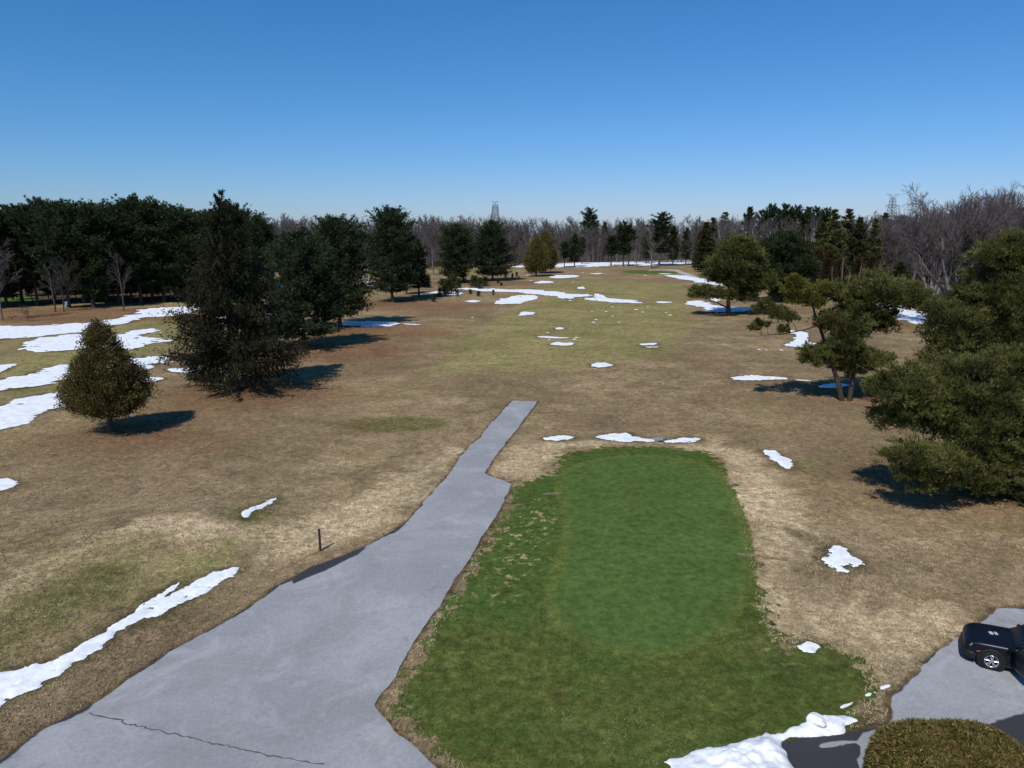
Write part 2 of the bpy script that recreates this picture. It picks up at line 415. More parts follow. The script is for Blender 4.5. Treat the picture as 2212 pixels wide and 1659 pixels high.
PILE = zC([(105, 702), (200, 682), (350, 645), (480, 605), (600, 580), (710, 545), (900, 510), (960, 470), (1010, 440), (1100, 430), (1160, 440), (1295, 458), (1290, 470), (1172, 482), (1182, 540), (1100, 548), (950, 556),
           (830, 582), (800, 610), (850, 680), (900, 737), (960, 840), (600, 1000), (300, 900), (170, 737)])
SNOW_P = [(smooth_poly(gp2(o), 1), h, l, g) for o, h, l, g in SNOW]
BITS_P = [smooth_poly(gp2(o), 1) for o in BITS_LOT]
PILE_P = smooth_poly(gp2(PILE), 1)

# ------------------------------------------------------------------ ground
def axis(lo, hi, core_lo, core_hi, step, grow):
    c = list(np.arange(core_lo, core_hi + 1e-6, step)); d = step; x = core_hi
    while x < hi: d *= grow; x += d; c.append(x)
    d = step; x = core_lo
    while x > lo: d *= grow; x -= d; c.insert(0, x)
    return np.array(c)
gx = axis(-6000, 6000, -38, 38, .27, 1.022)
gy = axis(-3000, 9000, 12, 58, .25, 1.013)
GX, GY = np.meshgrid(gx, gy)
GP = np.stack([GX.ravel(), GY.ravel()], 1)
GZ = gh(GP[:, 0], GP[:, 1])
nx, ny = len(gx), len(gy)
ii = (np.arange(ny - 1)[:, None] * nx + np.arange(nx - 1)[None]).ravel()
GQ = np.stack([ii, ii + 1, ii + nx + 1, ii + nx], 1)
def zone(polys, lim=60):
    f = np.full(len(GP), -float(lim))
    for p in polys:
        lo = p.min(0) - lim; hi = p.max(0) + lim
        m = ((GP >= lo) & (GP <= hi)).all(1)
        if m.any(): f[m] = np.maximum(f[m], poly_sdf(GP[m], p))
    return f
def ell(px, py, rx, ry, n=20):
    c = gpt(px, py)[:2]; a = np.linspace(0, 2 * math.pi, n, endpoint=False)
    return c + np.stack([rx * np.cos(a), ry * np.sin(a)], 1)
z_rough = zone([rough_poly], 12)
z_putt = zone([putt_poly, smooth_poly(gp2([(1330, 586), (1400, 583), (1470, 588), (1460, 592), (1380, 592)]), 2), smooth_poly(gp2([(-40, 655), (30, 640), (82, 636), (88, 648), (30, 656)]), 1)], 12)
z_olive = zone([gp2([(920, 800), (1200, 800), (1440, 770), (1490, 720), (1500, 680), (1490, 640), (1470, 612), (1200, 604), (1150, 640), (1080, 680), (1000, 730)]),
                gp2([(-40, 1460), (0, 1440), (150, 1380), (280, 1310), (400, 1250), (520, 1215), (480, 1190), (380, 1210), (250, 1180), (170, 1200), (0, 1300)]),
                gp2([(-60, 850), (60, 860), (200, 800), (330, 770), (420, 700), (420, 670), (200, 700), (0, 740)]),
                gp2([(500, 1120), (540, 1090), (610, 1085), (620, 1110), (560, 1130)]),
                gp2([(920, 588), (960, 582), (1130, 582), (1130, 588), (1000, 594)]),
                gp2([(1870, 835), (1900, 825), (2000, 830), (2000, 850)]),
                ell(850, 917, 3.7, 2.2)], 25)
z_pale = zone([gp2([(-40, 1290), (0, 1260), (150, 1190), (300, 1120), (420, 1108), (520, 1150), (600, 1130), (760, 1080), (900, 1010), (960, 970), (990, 970), (900, 1090), (800, 1160), (650, 1200), (500, 1185), (330, 1150), (150, 1215), (0, 1290)]),
               gp2([(1120, 1040), (1050, 1015), (1100, 960), (1250, 955), (1550, 955), (1650, 990), (1720, 1080), (1740, 1160), (1700, 1260), (1760, 1380), (1650, 1350), (1600, 1150), (1560, 985), (1400, 958), (1220, 968), (1190, 1020)]),
               gp2([(1800, 1400), (1900, 1470), (1940, 1440), (2080, 1360), (2060, 1300), (1900, 1320), (1700, 1290), (1720, 1370)])], 12)
z_red = zone([ell(300, 950, 7, 3.5), ell(560, 850, 9, 8), ell(720, 760, 12, 10), ell(800, 715, 14, 10), ell(880, 660, 20, 12), ell(260, 680, 40, 14), ell(1040, 612, 24, 10), ell(2120, 1060, 7, 4), ell(1900, 700, 10, 8), ell(1860, 850, 5, 4)], 20)
z_wet = zone([p for p, *_ in SNOW_P] + [PILE_P], 6)
z_sand = zone([smooth_poly(gp2(z3([(590, 1135), (615, 1075), (700, 1048), (900, 1038), (1085, 1068), (1000, 1092), (870, 1125)])), 1)], 8)
z_edge = -np.abs(np.maximum(zone([path_poly], 6), zone([lot_poly], 6)))
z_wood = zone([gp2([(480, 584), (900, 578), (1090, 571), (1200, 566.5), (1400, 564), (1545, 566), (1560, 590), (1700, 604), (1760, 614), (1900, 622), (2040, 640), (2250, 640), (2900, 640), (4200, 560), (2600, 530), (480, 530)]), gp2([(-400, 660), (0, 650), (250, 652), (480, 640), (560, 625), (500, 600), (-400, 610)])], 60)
z_patch = zone([ell(850, 917, 4.6, 2.6), gp2([(-40, 1400), (60, 1290), (170, 1230), (280, 1215), (250, 1270), (120, 1360), (0, 1430)]), gp2([(520, 1118), (560, 1092), (610, 1084), (622, 1100), (560, 1124)])], 12)
z_lush = zone([gp2([(1112, 1046), (1150, 1035), (1215, 985), (1330, 963), (1450, 966), (1540, 980), (1570, 1020), (1540, 1000), (1400, 978), (1240, 1005), (1215, 1100), (1225, 1160), (1180, 1290), (1130, 1350), (1000, 1340), (960, 1310), (1010, 1250), (1090, 1110)])], 12)
z_fleck = zone([gp2([(1090, 1110), (1160, 1080), (1200, 1130), (1150, 1230), (1080, 1300), (1040, 1290), (1100, 1190), (1050, 1180)]), gp2([(1640, 1330), (1720, 1380), (1700, 1430), (1660, 1440)])], 12)
GROUND_ATTR = dict(z_lush=z_lush, z_fleck=z_fleck, z_wood=z_wood, z_patch=z_patch, z_rough=z_rough, z_putt=z_putt, z_olive=z_olive, z_pale=z_pale, z_red=z_red, z_wet=z_wet, z_sand=z_sand, z_edge=z_edge)

m = Mat('dormant_grass')
co = m.coord()
n_big = m.noise(co, .045, 4, .6); n_mid = m.noise(co, .35, 5, .62, .6); n_sm = m.noise(co, 1.9, 5, .68, .4); n_fine = m.noise(co, 9, 5, .75)
n_str = m.noise(co, .12, 5, .7, 1.2)
base = m.ramp(n_mid, [(.25, (.185, .138, .082)), (.43, (.265, .202, .125)), (.56, (.320, .248, .155)), (.75, (.395, .312, .200))])
base = m.mix(m.rng(n_big, .40, .66), base, (.225, .168, .106))
base = m.mix(m.rng(n_str, .53, .70), base, (.235, .205, .105))
pale = m.mix(m.rng(n_sm, .3, .7), (.640, .520, .350), (.400, .315, .205))
def sd(name, noise, amp, w, off=0.0):
    a = m.math('MULTIPLY_ADD', m.math('SUBTRACT', noise, .5), amp * 2, m.attr(name))
    return m.rng(a, -w + off, w + off)
c = m.mix(m.math('MULTIPLY', sd('z_pale', n_mid, 3.2, 1.3), .9), base, pale)
olive = m.mix(m.rng(n_mid, .35, .65), (.330, .290, .145), (.225, .222, .090))
c = m.mix(m.math('MULTIPLY', sd('z_olive', n_str, 9.0, 2.6), m.rng(n_mid, .26, .6, .35, .95)), c, olive)
c = m.mix(m.math('MULTIPLY', sd('z_patch', n_mid, 1.5, .7), m.rng(n_sm, .3, .6, .3, .8)), c, (.120, .122, .045))
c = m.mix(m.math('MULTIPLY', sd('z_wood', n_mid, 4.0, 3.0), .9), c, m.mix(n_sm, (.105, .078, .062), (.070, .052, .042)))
c = m.mix(m.math('MULTIPLY', sd('z_red', n_mid, 6.0, 5.0), .75), c, m.mix(n_sm, (.225, .118, .066), (.185, .118, .074)))
wet = m.math('MULTIPLY', sd('z_wet', n_sm, .5, .55, -.45), m.rng(n_mid, .25, .6, .25, .8))
c = m.mix(wet, c, (.082, .078, .038))
# greens: shaggy collar, then the shaved surface with its own mower tone
rgh = m.ramp(n_sm, [(.28, (.042, .058, .018)), (.5, (.072, .092, .027)), (.68, (.115, .126, .042)), (.85, (.23, .20, .10))])
rgh = m.mix(m.math('MULTIPLY', sd('z_lush', n_mid, 2.2, 1.2), .85), rgh, m.mix(n_sm, (.036, .068, .018), (.070, .118, .034)))
rgh = m.mix(m.math('MULTIPLY', m.rng(m.noise(co, .22, 4, .65), .47, .60), .6), rgh, m.mix(n_sm, (.036, .066, .018), (.066, .108, .030)))
rgh = m.mix(m.math('MULTIPLY', m.rng(m.noise(co, .5, 3, .6, .5), .60, .68), .65), rgh, (.048, .050, .018))
rgh = m.mix(m.math('MULTIPLY', sd('z_fleck', n_mid, 2.0, 1.0), m.rng(m.noise(co, 2.2, 4, .7), .55, .62)), rgh, (.30, .26, .15))
rgh = m.mix(m.math('MULTIPLY', m.rng(n_mid, .58, .74), .5), rgh, (.110, .106, .040))
c = m.mix(sd('z_rough', m.mix(.62, n_mid, m.noise(co, 1.5, 4, .6)), 3.2, .10), c, m.mix(1.0, rgh, (1.36, 1.36, 1.28), 'MULTIPLY'))
turf = sd('z_rough', n_mid, .3, .3)
put = m.ramp(m.mix(.5, n_sm, n_mid), [(.30, (.070, .118, .033)), (.5, (.086, .143, .042)), (.7, (.102, .158, .050))])
put = m.mix(m.math('MULTIPLY', m.rng(n_mid, .62, .74), .35), put, (.050, .085, .036))
c = m.mix(m.math('MULTIPLY', sd('z_putt', n_sm, .10, .14, -.30), 1.0), c, m.mix(m.math('MULTIPLY', sd('z_putt', n_sm, .3, .30, .28), 1.0), (.112, .150, .042), put))
c = m.mix(sd('z_sand', n_sm, .5, .4), c, m.mix(n_sm, (.36, .25, .14), (.29, .20, .12)))
c = m.mix(m.math('MULTIPLY', sd('z_edge', n_sm, .28, .16, -.16), .8), c, (.088, .062, .036))
fine = m.rng(n_fine, .28, .72, .60, 1.34)
shav = m.math('MAXIMUM', sd('z_putt', n_sm, .1, .2), m.math('MULTIPLY', turf, .45))
c = m.mix(m.math('MULTIPLY_ADD', shav, -.72, 1.0), c, fine, 'MULTIPLY')
streak = m.rng(m.noise(co, .85, 6, .72, 1.6), .30, .70, .72, 1.24)
c = m.mix(m.math('MULTIPLY_ADD', shav, -.7, 1.0), c, streak, 'MULTIPLY')
broad = m.rng(m.noise(co, .075, 4, .6, 1.0), .32, .68, .84, 1.12)
c = m.mix(m.math('MULTIPLY_ADD', shav, -.7, 1.0), c, broad, 'MULTIPLY')
c = m.mix(1.0, c, (.97, .92, .83), 'MULTIPLY')
blot = m.rng(m.noise(co, 2.6, 6, .74), .3, .72, .68, 1.28)
c = m.mix(1.0, c, blot, 'MULTIPLY')
m.bump(m.mix(.6, n_fine, n_sm), 1.0, .09)
GRASS = m.done(c, 1.0, 0.0)
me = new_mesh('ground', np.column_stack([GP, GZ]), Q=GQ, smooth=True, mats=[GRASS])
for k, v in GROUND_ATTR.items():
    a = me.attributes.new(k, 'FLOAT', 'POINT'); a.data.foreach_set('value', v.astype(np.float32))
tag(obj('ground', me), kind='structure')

# ------------------------------------------------------------------ sheets that lie on the ground (clipped grids)
def clip_sheet(name, poly, res, height, mat, noise_amp=0.0, noise_len=1.0, zoff=.02, kind=None, attrs=None, seed=0, holes=0):
    lo = poly.min(0) - res * 2 - noise_amp; hi = poly.max(0) + res * 2 + noise_amp
    xs = np.arange(lo[0], hi[0], res); ys = np.arange(lo[1], hi[1], res)
    X, Y = np.meshgrid(xs, ys); P = np.stack([X.ravel(), Y.ravel()], 1)
    f = poly_sdf(P, poly)
    if noise_amp:
        f = f + noise_amp * fbm(P[:, 0] / noise_len + seed * 7.7, P[:, 1] / noise_len + seed * 3.1, seed % 8, 5) * 1.6
        if holes:
            f = f + noise_amp * (.08 + .9 * fbm(P[:, 0] * 4 / noise_len, P[:, 1] * 4 / noise_len + seed, 3, 4))
            f = np.minimum(f, noise_amp * 5 * (fbm(P[:, 0] * 1.7 / noise_len + seed, P[:, 1] * 1.7 / noise_len, 2, 5) + holes))
    nx_, ny_ = len(xs), len(ys)
    i = (np.arange(ny_ - 1)[:, None] * nx_ + np.arange(nx_ - 1)[None]).ravel()
    T = np.concatenate([np.stack([i, i + 1, i + nx_ + 1], 1), np.stack([i, i + nx_ + 1, i + nx_], 1)])
    s = (f[T] > 0).sum(1)
    keep = [tuple(t) for t in T[s == 3]]
    P = [tuple(p) for p in P]; fl = list(f); cut = {}
    def mid(a, b):
        k = (a, b) if a < b else (b, a)
        if k not in cut:
            t = fl[a] / (fl[a] - fl[b])
            P.append((P[a][0] + (P[b][0] - P[a][0]) * t, P[a][1] + (P[b][1] - P[a][1]) * t)); fl.append(0.0)
            cut[k] = len(P) - 1
        return cut[k]
    for t in T[(s == 1) | (s == 2)].tolist():
        ins = [fl[k] > 0 for k in t]
        if sum(ins) == 1:
            k = ins.index(True); a, b, c_ = t[k], t[(k + 1) % 3], t[(k + 2) % 3]
            keep.append((a, mid(a, b), mid(a, c_)))
        else:
            k = ins.index(False); a, b, c_ = t[k], t[(k + 1) % 3], t[(k + 2) % 3]
            p, q = mid(a, b), mid(a, c_)
            keep.append((p, b, c_)); keep.append((p, c_, q))
    if not keep: return None
    P = np.array(P); fl = np.array(fl); K = np.array(keep)
    used, inv = np.unique(K.ravel(), return_inverse=True)
    P = P[used]; fl = fl[used]; K = inv.reshape(-1, 3)
    Z = gh(P[:, 0], P[:, 1]) + zoff + (height(P, fl) if height is not None else 0)
    c0 = np.array([P[:, 0].mean(), P[:, 1].mean(), float(gh(P[:, 0].mean(), P[:, 1].mean()))])
    me = new_mesh(name, np.column_stack([P, Z]) - c0, T=K, smooth=True, mats=[mat])
    for k, fn in (attrs or {}).items():
        a = me.attributes.new(k, 'FLOAT', 'POINT'); a.data.foreach_set('value', fn(P, fl).astype(np.float32))
    o = obj(name, me); o.location = c0
    if kind: o['kind'] = kind
    return o

m = Mat('weathered_asphalt')
co = m.coord('Generated') ; co = m.coord('Object')
n1 = m.noise(co, .16, 4, .6, .5); n2 = m.noise(co, 1.1, 5, .65); n3 = m.noise(co, 45, 3, .7)
c = m.mix(m.rng(n1, .35, .65), (.268, .270, .276), (.340, .341, .345))
c = m.mix(m.math('MULTIPLY', m.rng(n2, .45, .75), .35), c, (.22, .225, .235))
c = m.mix(m.math('MULTIPLY', m.rng(m.noise(co, .55, 3, .6), .64, .78), .55), c, (.17, .17, .175))
c = m.mix(m.math('MULTIPLY', m.rng(m.noise(co, 1.7, 2, .5), .72, .78), .45), c, (.14, .14, .14))
c = m.mix(m.math('MULTIPLY', m.rng(m.noise(co, .11, 5, .7, 2.0), .50, .56), .35), c, (.245, .240, .235))
c = m.mix(1.0, c, m.rng(n3, .25, .75, .74, 1.22), 'MULTIPLY')
c = m.mix(1.0, c, m.rng(m.noise(co, 7, 5, .75), .3, .7, .90, 1.09), 'MULTIPLY')
c = m.mix(m.math('MULTIPLY', m.rng(m.noise(co, .4, 5, .7, 1.0), .52, .68), .5), c, (.40, .40, .405))
wetm = m.rng(m.math('MULTIPLY_ADD', m.math('SUBTRACT', n2, .5), .35, m.attr('wet')), -.05, .05)
c = m.mix(wetm, c, m.mix(n3, (.022, .022, .027), (.062, .060, .063)))
m.bump(n3, .35, .01)
ASPH = m.done(c, m.mix(wetm, (.9,) * 3, (.62,) * 3), .25)
gut = gp2(zA([(-700, 2160), (-300, 1860), (0, 1622), (240, 1440), (480, 1330), (720, 1160), (960, 1000), (1200, 870), (1440, 730), (1600, 610), (1700, 560), (1800, 505), (2000, 430), (2090, 392)]) + zB([(60, 1012), (290, 905), (430, 760)]))
pool = gp2(zA([(1700, 560), (1800, 505), (2000, 430), (2120, 380), (2060, 430), (2000, 460), (1880, 520), (1780, 560), (1690, 600)]))
def path_wet(P, f):
    w = .10 - line_dist(P, gut) + .12 * fbm(P[:, 0] / 1.5, P[:, 1] / 1.5, 2)
    return np.maximum(w, poly_sdf(P, pool) + .03)
path = clip_sheet('asphalt_path', path_poly, .20, None, ASPH, .10, .9, .03, 'structure', {'wet': path_wet})
lot_wet_l = gp2([(1686, 1606), (1853, 1572), (1853, 1596), (1760, 1607), (1770, 1620), (1853, 1610), (1850, 1640), (1720, 1645), (1700, 1640), (1740, 1652), (1850, 1652), (1900, 1900), (1760, 1760), (1720, 1659), (1680, 1620)])
lot_wet_r = gp2([(2129, 1570), (2212, 1540), (2300, 1510), (2450, 1530), (2400, 1750), (2260, 1800), (2150, 1640)])
def lot_wet(P, f):
    n = .12 * fbm(P[:, 0] / .8, P[:, 1] / .8, 3)
    return np.maximum(np.maximum(poly_sdf(P, lot_wet_l) * 2 + .1, poly_sdf(P, lot_wet_r)), .05 - f) + n
clip_sheet('parking_lot', lot_poly, .20, None, ASPH, .12, .9, .03, 'structure', {'wet': lot_wet}, 1)
far_path = gp2([(1400, 583.5), (1440, 582), (1466, 583), (1478, 588), (1512, 600), (1503, 603), (1470, 592), (1458, 586), (1438, 584), (1400, 585)])
gravel = plain('gravel_path', (.40, .36, .31), .95, .1, var=.15, scale=1.0)
clip_sheet('cart_path', far_path, .6, None, gravel, .2, 3, .06, 'structure')
# the crack across the near asphalt, part of the path
cr = zA([(508, 1347), (700, 1392), (725, 1412), (820, 1422), (880, 1442), (1000, 1468), (1120, 1497), (1200, 1518), (1290, 1532), (1400, 1558), (1520, 1585), (1700, 1618), (1900, 1650)])
cp = [gpt(*p) for p in cr]; rs = np.random.RandomState(3); pts = []
for a, b in zip(cp[:-1], cp[1:]):
    for t in np.linspace(0, 1, 6, endpoint=False): pts.append(a + (b - a) * t + np.array([*rs.normal(size=2) * .025, 0]))
pts = np.array(pts); tn = np.gradient(pts, axis=0); nr = np.column_stack([-tn[:, 1], tn[:, 0], tn[:, 0] * 0]); nr /= np.linalg.norm(nr, axis=1)[:, None]
wd = (.012 + .03 * rs.rand(len(pts)))[:, None]
pts[:, 2] = gh(pts[:, 0], pts[:, 1]) + .036
V = np.concatenate([pts - nr * wd, pts + nr * wd]) - np.array(path.location); k = np.arange(len(pts) - 1)
obj('crack', new_mesh('crack', V, Q=np.stack([k, k + 1, k + 1 + len(pts), k + len(pts)], 1), mats=[plain('crack_filler', (.10, .10, .10), .9)]), path)

# ------------------------------------------------------------------ snow
m = Mat('old_snow')
co = m.coord()
n1 = m.noise(co, 1.3, 5, .6); n2 = m.noise(co, 9, 4, .65)
c = m.mix(m.rng(n1, .35, .75), (.84, .86, .89), (.66, .68, .70))
c = m.mix(m.math('MULTIPLY', m.rng(m.noise(co, 3.5, 5, .7), .52, .72), .35), c, (.52, .51, .49))
c = m.mix(m.rng(m.noise(co, 22, 2, .6), .74, .80), c, (.35, .31, .26))
m.bump(m.mix(.4, n1, n2), .7, .07)
SNOWM = m.done(c, .75, .25)
def snow_h(th, lump=.35):
    def h(P, f):
        e = np.clip(f / (th * 5), 0, 1)
        return th * e * (2 - e) * (1 + lump * fbm(P[:, 0] / .7, P[:, 1] / .7, 5))
    return h
def area(p):
    return abs(np.sum(p[:, 0] * np.roll(p[:, 1], -1) - p[:, 1] * np.roll(p[:, 0], -1))) / 2
for k, (p, th, lab, g) in enumerate(SNOW_P):
    ar = area(p); per = np.linalg.norm(p - np.roll(p, 1, 0), axis=1).sum(); wdt = 2 * ar / per
    dist = np.linalg.norm(p.mean(0))
    res = max(.045, min(wdt / 9, math.sqrt(ar) / 55), dist * .0006)
    o = clip_sheet('snow_patch', p, res, snow_h(th * .5, .6), SNOWM, (.17 if k == 0 else min(.40, wdt * .30)) if dist < 70 else wdt * .24, .55 if k == 0 else max(.4, min(wdt * .9, 4)), .012 + dist * .0004, seed=k, holes=.55)
    if o: tag(o, lab, 'snow patch', 'melting snow patches on the grass')
for k, p in enumerate(BITS_P):
    o = clip_sheet('snow_patch', p, .05, snow_h(.12), SNOWM, .06, .3, .012, seed=k)
    if o: tag(o, 'small lump of snow at the grass edge between snow heap and car', 'snow patch', 'snow lumps beside the parking lot')
FLECKS = z3([(1428, 1197), (1553, 1197), (1605, 1157), (1913, 1155), (1812, 1180), (1868, 1202), (1605, 1237), (1443, 1290), (1467, 1267), (1662, 1290), (2070, 1207), (2105, 1228),
             (1045, 1381), (1060, 1441), (1280, 1437), (1293, 1422), (395, 1248), (1240, 1102), (902, 930), (1265, 944), (1350, 861), (1890, 884)]) + [(1640, 756), (1655, 757), (1688, 757)]
for k, q in enumerate(FLECKS):
    c0 = gpt(*q)[:2]; d = np.linalg.norm(c0); r = d * .0013 * (0.8 + .5 * ((k * 37) % 10) / 10)
    a = np.linspace(0, 2 * math.pi, 12, endpoint=False)
    p = c0 + np.stack([r * 1.6 * np.cos(a), r * 2.4 * np.sin(a)], 1)
    o = clip_sheet('snow_patch', p, r / 4, snow_h(.05), SNOWM, r * .5, r * 1.5, .015 + d * .0004, seed=k)
    if o: tag(o, 'tiny fleck of leftover snow on the fairway grass', 'snow patch', 'tiny snow flecks on the fairway')
def pile_h(P, f):
    c1 = gpt(1640, 1650)[:2]; c2 = gpt(1770, 1568)[:2]
    hump = .20 * np.exp(-(((P - c1) ** 2).sum(1)) / 1.5 ** 2) + .12 * np.exp(-(((P - c2) ** 2).sum(1)) / 1.0 ** 2) + .11
    e = np.clip(f / .7, 0, 1)
    return hump * np.sqrt(np.clip(1 - (1 - e) ** 2, 0, 1)) * (1 + .75 * fbm(P[:, 0] / .7, P[:, 1] / .7, 4) + .45 * fbm(P[:, 0] / .25, P[:, 1] / .25, 1))
heap = clip_sheet('snow_heap', PILE_P, .06, pile_h, SNOWM, .16, .5, .012, seed=3)
tag(heap, 'ploughed heap of dirty white snow along the parking lot corner', 'snow heap')
def lump_mesh(name, c, r, mat, seed, amp=.22, sub=3, flat=1.0):
    bm = bmesh.new(); bmesh.ops.create_icosphere(bm, subdivisions=sub, radius=1)
    rs = np.random.RandomState(seed); ks = rs.normal(size=(14, 3)); ks /= np.linalg.norm(ks, axis=1)[:, None]; offs = rs.uniform(.35, .85, 14)
    for v in bm.verts:
        p = np.array(v.co)
        for kk, of in zip(ks, offs):
            d = p @ kk
            if d > of: p = p - kk * (d - of) * .85
        p = p * (1 + amp * (rs.rand() - .5) * .25)
        v.co = Vector(p * np.array(r))
    for f in bm.faces: f.smooth = False
    me = bpy.data.meshes.new(name); bm.to_mesh(me); bm.free(); me.materials.append(mat)
    o = obj(name, me); o.location = c
    return o
cpt = gpt(1766, 1572)
blk = lump_mesh('snow_block', (0, 0, 0), (.46, .34, .22), SNOWM, 23, .1, 3)
blk.location = (cpt[0], cpt[1], cpt[2] + .27); blk.rotation_euler = (.25, -.35, .3)
tag(blk, 'squared block of snow perched on the ploughed snow heap', 'snow block')
st = gpt(*zB([(1803, 386)])[0])
stone = plain('grey_stone', (.20, .20, .20), .9, .2, var=.35, scale=5)
tag(lump_mesh('stone', (st[0], st[1], st[2] + .08), (.95, .6, .34), stone, 9), 'low grey stone between two snow patches beyond the green', 'stone')

# ------------------------------------------------------------------ matted grass that catches the light near the drive: too many blades to count
rs = np.random.RandomState(77)
def scatter(n, lo=19.0, hi=74.0):
    y = 1 / rs.uniform(1 / hi, 1 / lo, n); x = rs.uniform(-.80, .80, n) * (y + 6)
    return np.stack([x, y], 1)
near_snow = [p for p, *_ in SNOW_P if np.linalg.norm(p.mean(0)) < 85] + BITS_P + [PILE_P]
def off(P, poly, d):
    lo = poly.min(0) - d - .1; hi = poly.max(0) + d + .1; keep = np.ones(len(P), bool)
    m_ = ((P >= lo) & (P <= hi)).all(1)
    if m_.any(): keep[m_] = poly_sdf(P[m_], poly) < -d
    return keep
def blades(name, P, tone, L, W, k, lift, stops, label):
    Z = gh(P[:, 0], P[:, 1])
    D = np.column_stack([rs.normal(size=(len(P), 2)) * .6 + np.array([.15, .25]), rs.uniform(lift * .4, lift, len(P))])
    V = tuft_arrays(np.column_stack([P, Z + .004]), D, L, W, k, .35, rs)
    m_ = Mat(name)
    isl = m_.n('ShaderNodeNewGeometry').outputs['Random Per Island']
    t_ = m_.math('ADD', m_.attr('tone'), m_.math('MULTIPLY', m_.math('SUBTRACT', isl, .5), .5))
    mat = m_.done(m_.ramp(t_, stops), .9, .05)
    o = soup(name, V, mat, None)
    a = o.data.attributes.new('tone', 'FLOAT', 'POINT'); a.data.foreach_set('value', np.repeat(tone, 3 * k).astype(np.float32))
    tag(o, label, 'grass', kind='stuff')
P = scatter(90000)
keep = off(P, path_poly, .12) & off(P, lot_poly, .12) & off(P, rough_poly, -.35)
for q in near_snow: keep &= off(P, q, .12)
P = P[keep]
pal = np.full(len(P), -9.0)
tn = .42 + .55 * fbm(P[:, 0] / 2.6, P[:, 1] / 2.6, 5) + .25 * fbm(P[:, 0] / 14, P[:, 1] / 14, 2)
edge = (np.clip(poly_sdf(P, rough_poly), -5, 0) + 5) / 5
tn = np.clip(tn + .22 * edge, .05, .95)
blades('dry_grass', P, tn, .13, .022, 3, .75, [(0, (.120, .090, .052)), (.35, (.215, .165, .098)), (.6, (.335, .268, .165)), (.85, (.50, .41, .27))], 'matted straw coloured grass around the path and green')
P = scatter(70000, 18.0, 50.0)
P = P[(poly_sdf(P, rough_poly) > .1) & (poly_sdf(P, putt_poly) < -.1) & off(P, path_poly, .1) & off(P, lot_poly, .1) & off(P, PILE_P, .1)]
tn = np.clip(.45 + .6 * fbm(P[:, 0] / 2.2, P[:, 1] / 2.2, 6) + .2 * fbm(P[:, 0] / .5, P[:, 1] / .5, 1), .03, .97)
blades('green_grass', P, tn, .085, .018, 3, .9, [(0, (.038, .060, .018)), (.4, (.075, .105, .030)), (.7, (.125, .150, .048)), (.95, (.28, .25, .13))], 'shaggy green grass fringe around the smooth putting green')

# ------------------------------------------------------------------ trees
BARK_PINE = bark('pine_bark', (.055, .045, .038), (.11, .09, .075))
BARK_SCOTS = bark('scots_bark', (.040, .031, .026), (.090, .064, .048))
BARK_GREY = bark('grey_bark', (.085, .077, .077), (.17, .155, .15))
BARK_TWIG = bark('twig_bark', (.082, .070, .069), (.150, .130, .128), 1.0)
BARK_PALE = bark('pale_bark', (.15, .13, .11), (.24, .21, .175), 1.0)
BARK_BIRCH = bark('birch_bark', (.30, .29, .28), (.62, .60, .58), 2.0)
LEAF_WPINE = foliage('white_pine_needles', [(0, (0.021, 0.039, 0.019)), (.5, (0.041, 0.068, 0.028)), (.85, (0.069, 0.093, 0.039)), (1, (0.128, 0.128, 0.054))], .55)
LEAF_SPRUCE = foliage('spruce_needles', [(0, (.012, .019, .010)), (.5, (.028, .037, .017)), (.85, (.050, .056, .026)), (1, (.105, .092, .052))], .6)
LEAF_SCOTS = foliage('scots_pine_needles', [(0, (0.056, 0.079, 0.027)), (.5, (0.120, 0.143, 0.044)), (.85, (0.201, 0.201, 0.056)), (1, (0.294, 0.219, 0.099))], .55, dark=.42)
LEAF_GOLD = foliage('golden_pine_needles', [(0, (0.081, 0.089, 0.020)), (.5, (0.158, 0.158, 0.032)), (1, (0.250, 0.217, 0.048))], .7)
LEAF_CEDAR = foliage('cedar_sprays', [(0, (0.061, 0.060, 0.022)), (.5, (0.127, 0.112, 0.035)), (.85, (0.203, 0.163, 0.055)), (1, (0.317, 0.216, 0.101))], .9)
LEAF_RUST = foliage('rusty_cedar_sprays', [(0, (0.030, 0.019, 0.009)), (.5, (0.056, 0.038, 0.015)), (1, (0.094, 0.060, 0.026))], .5)
LEAF_HEDGE = foliage('hedge_sprays', [(0, (0.050, 0.054, 0.015)), (.45, (0.119, 0.113, 0.027)), (.8, (0.201, 0.166, 0.045)), (1, (0.356, 0.223, 0.112))], .8, dark=.75, patch=(.20, .105, .055))
LEAF_YOUNG = foliage('young_pine_needles', [(0, (.030, .045, .015)), (.6, (.065, .078, .026)), (1, (.12, .11, .045))], .9)

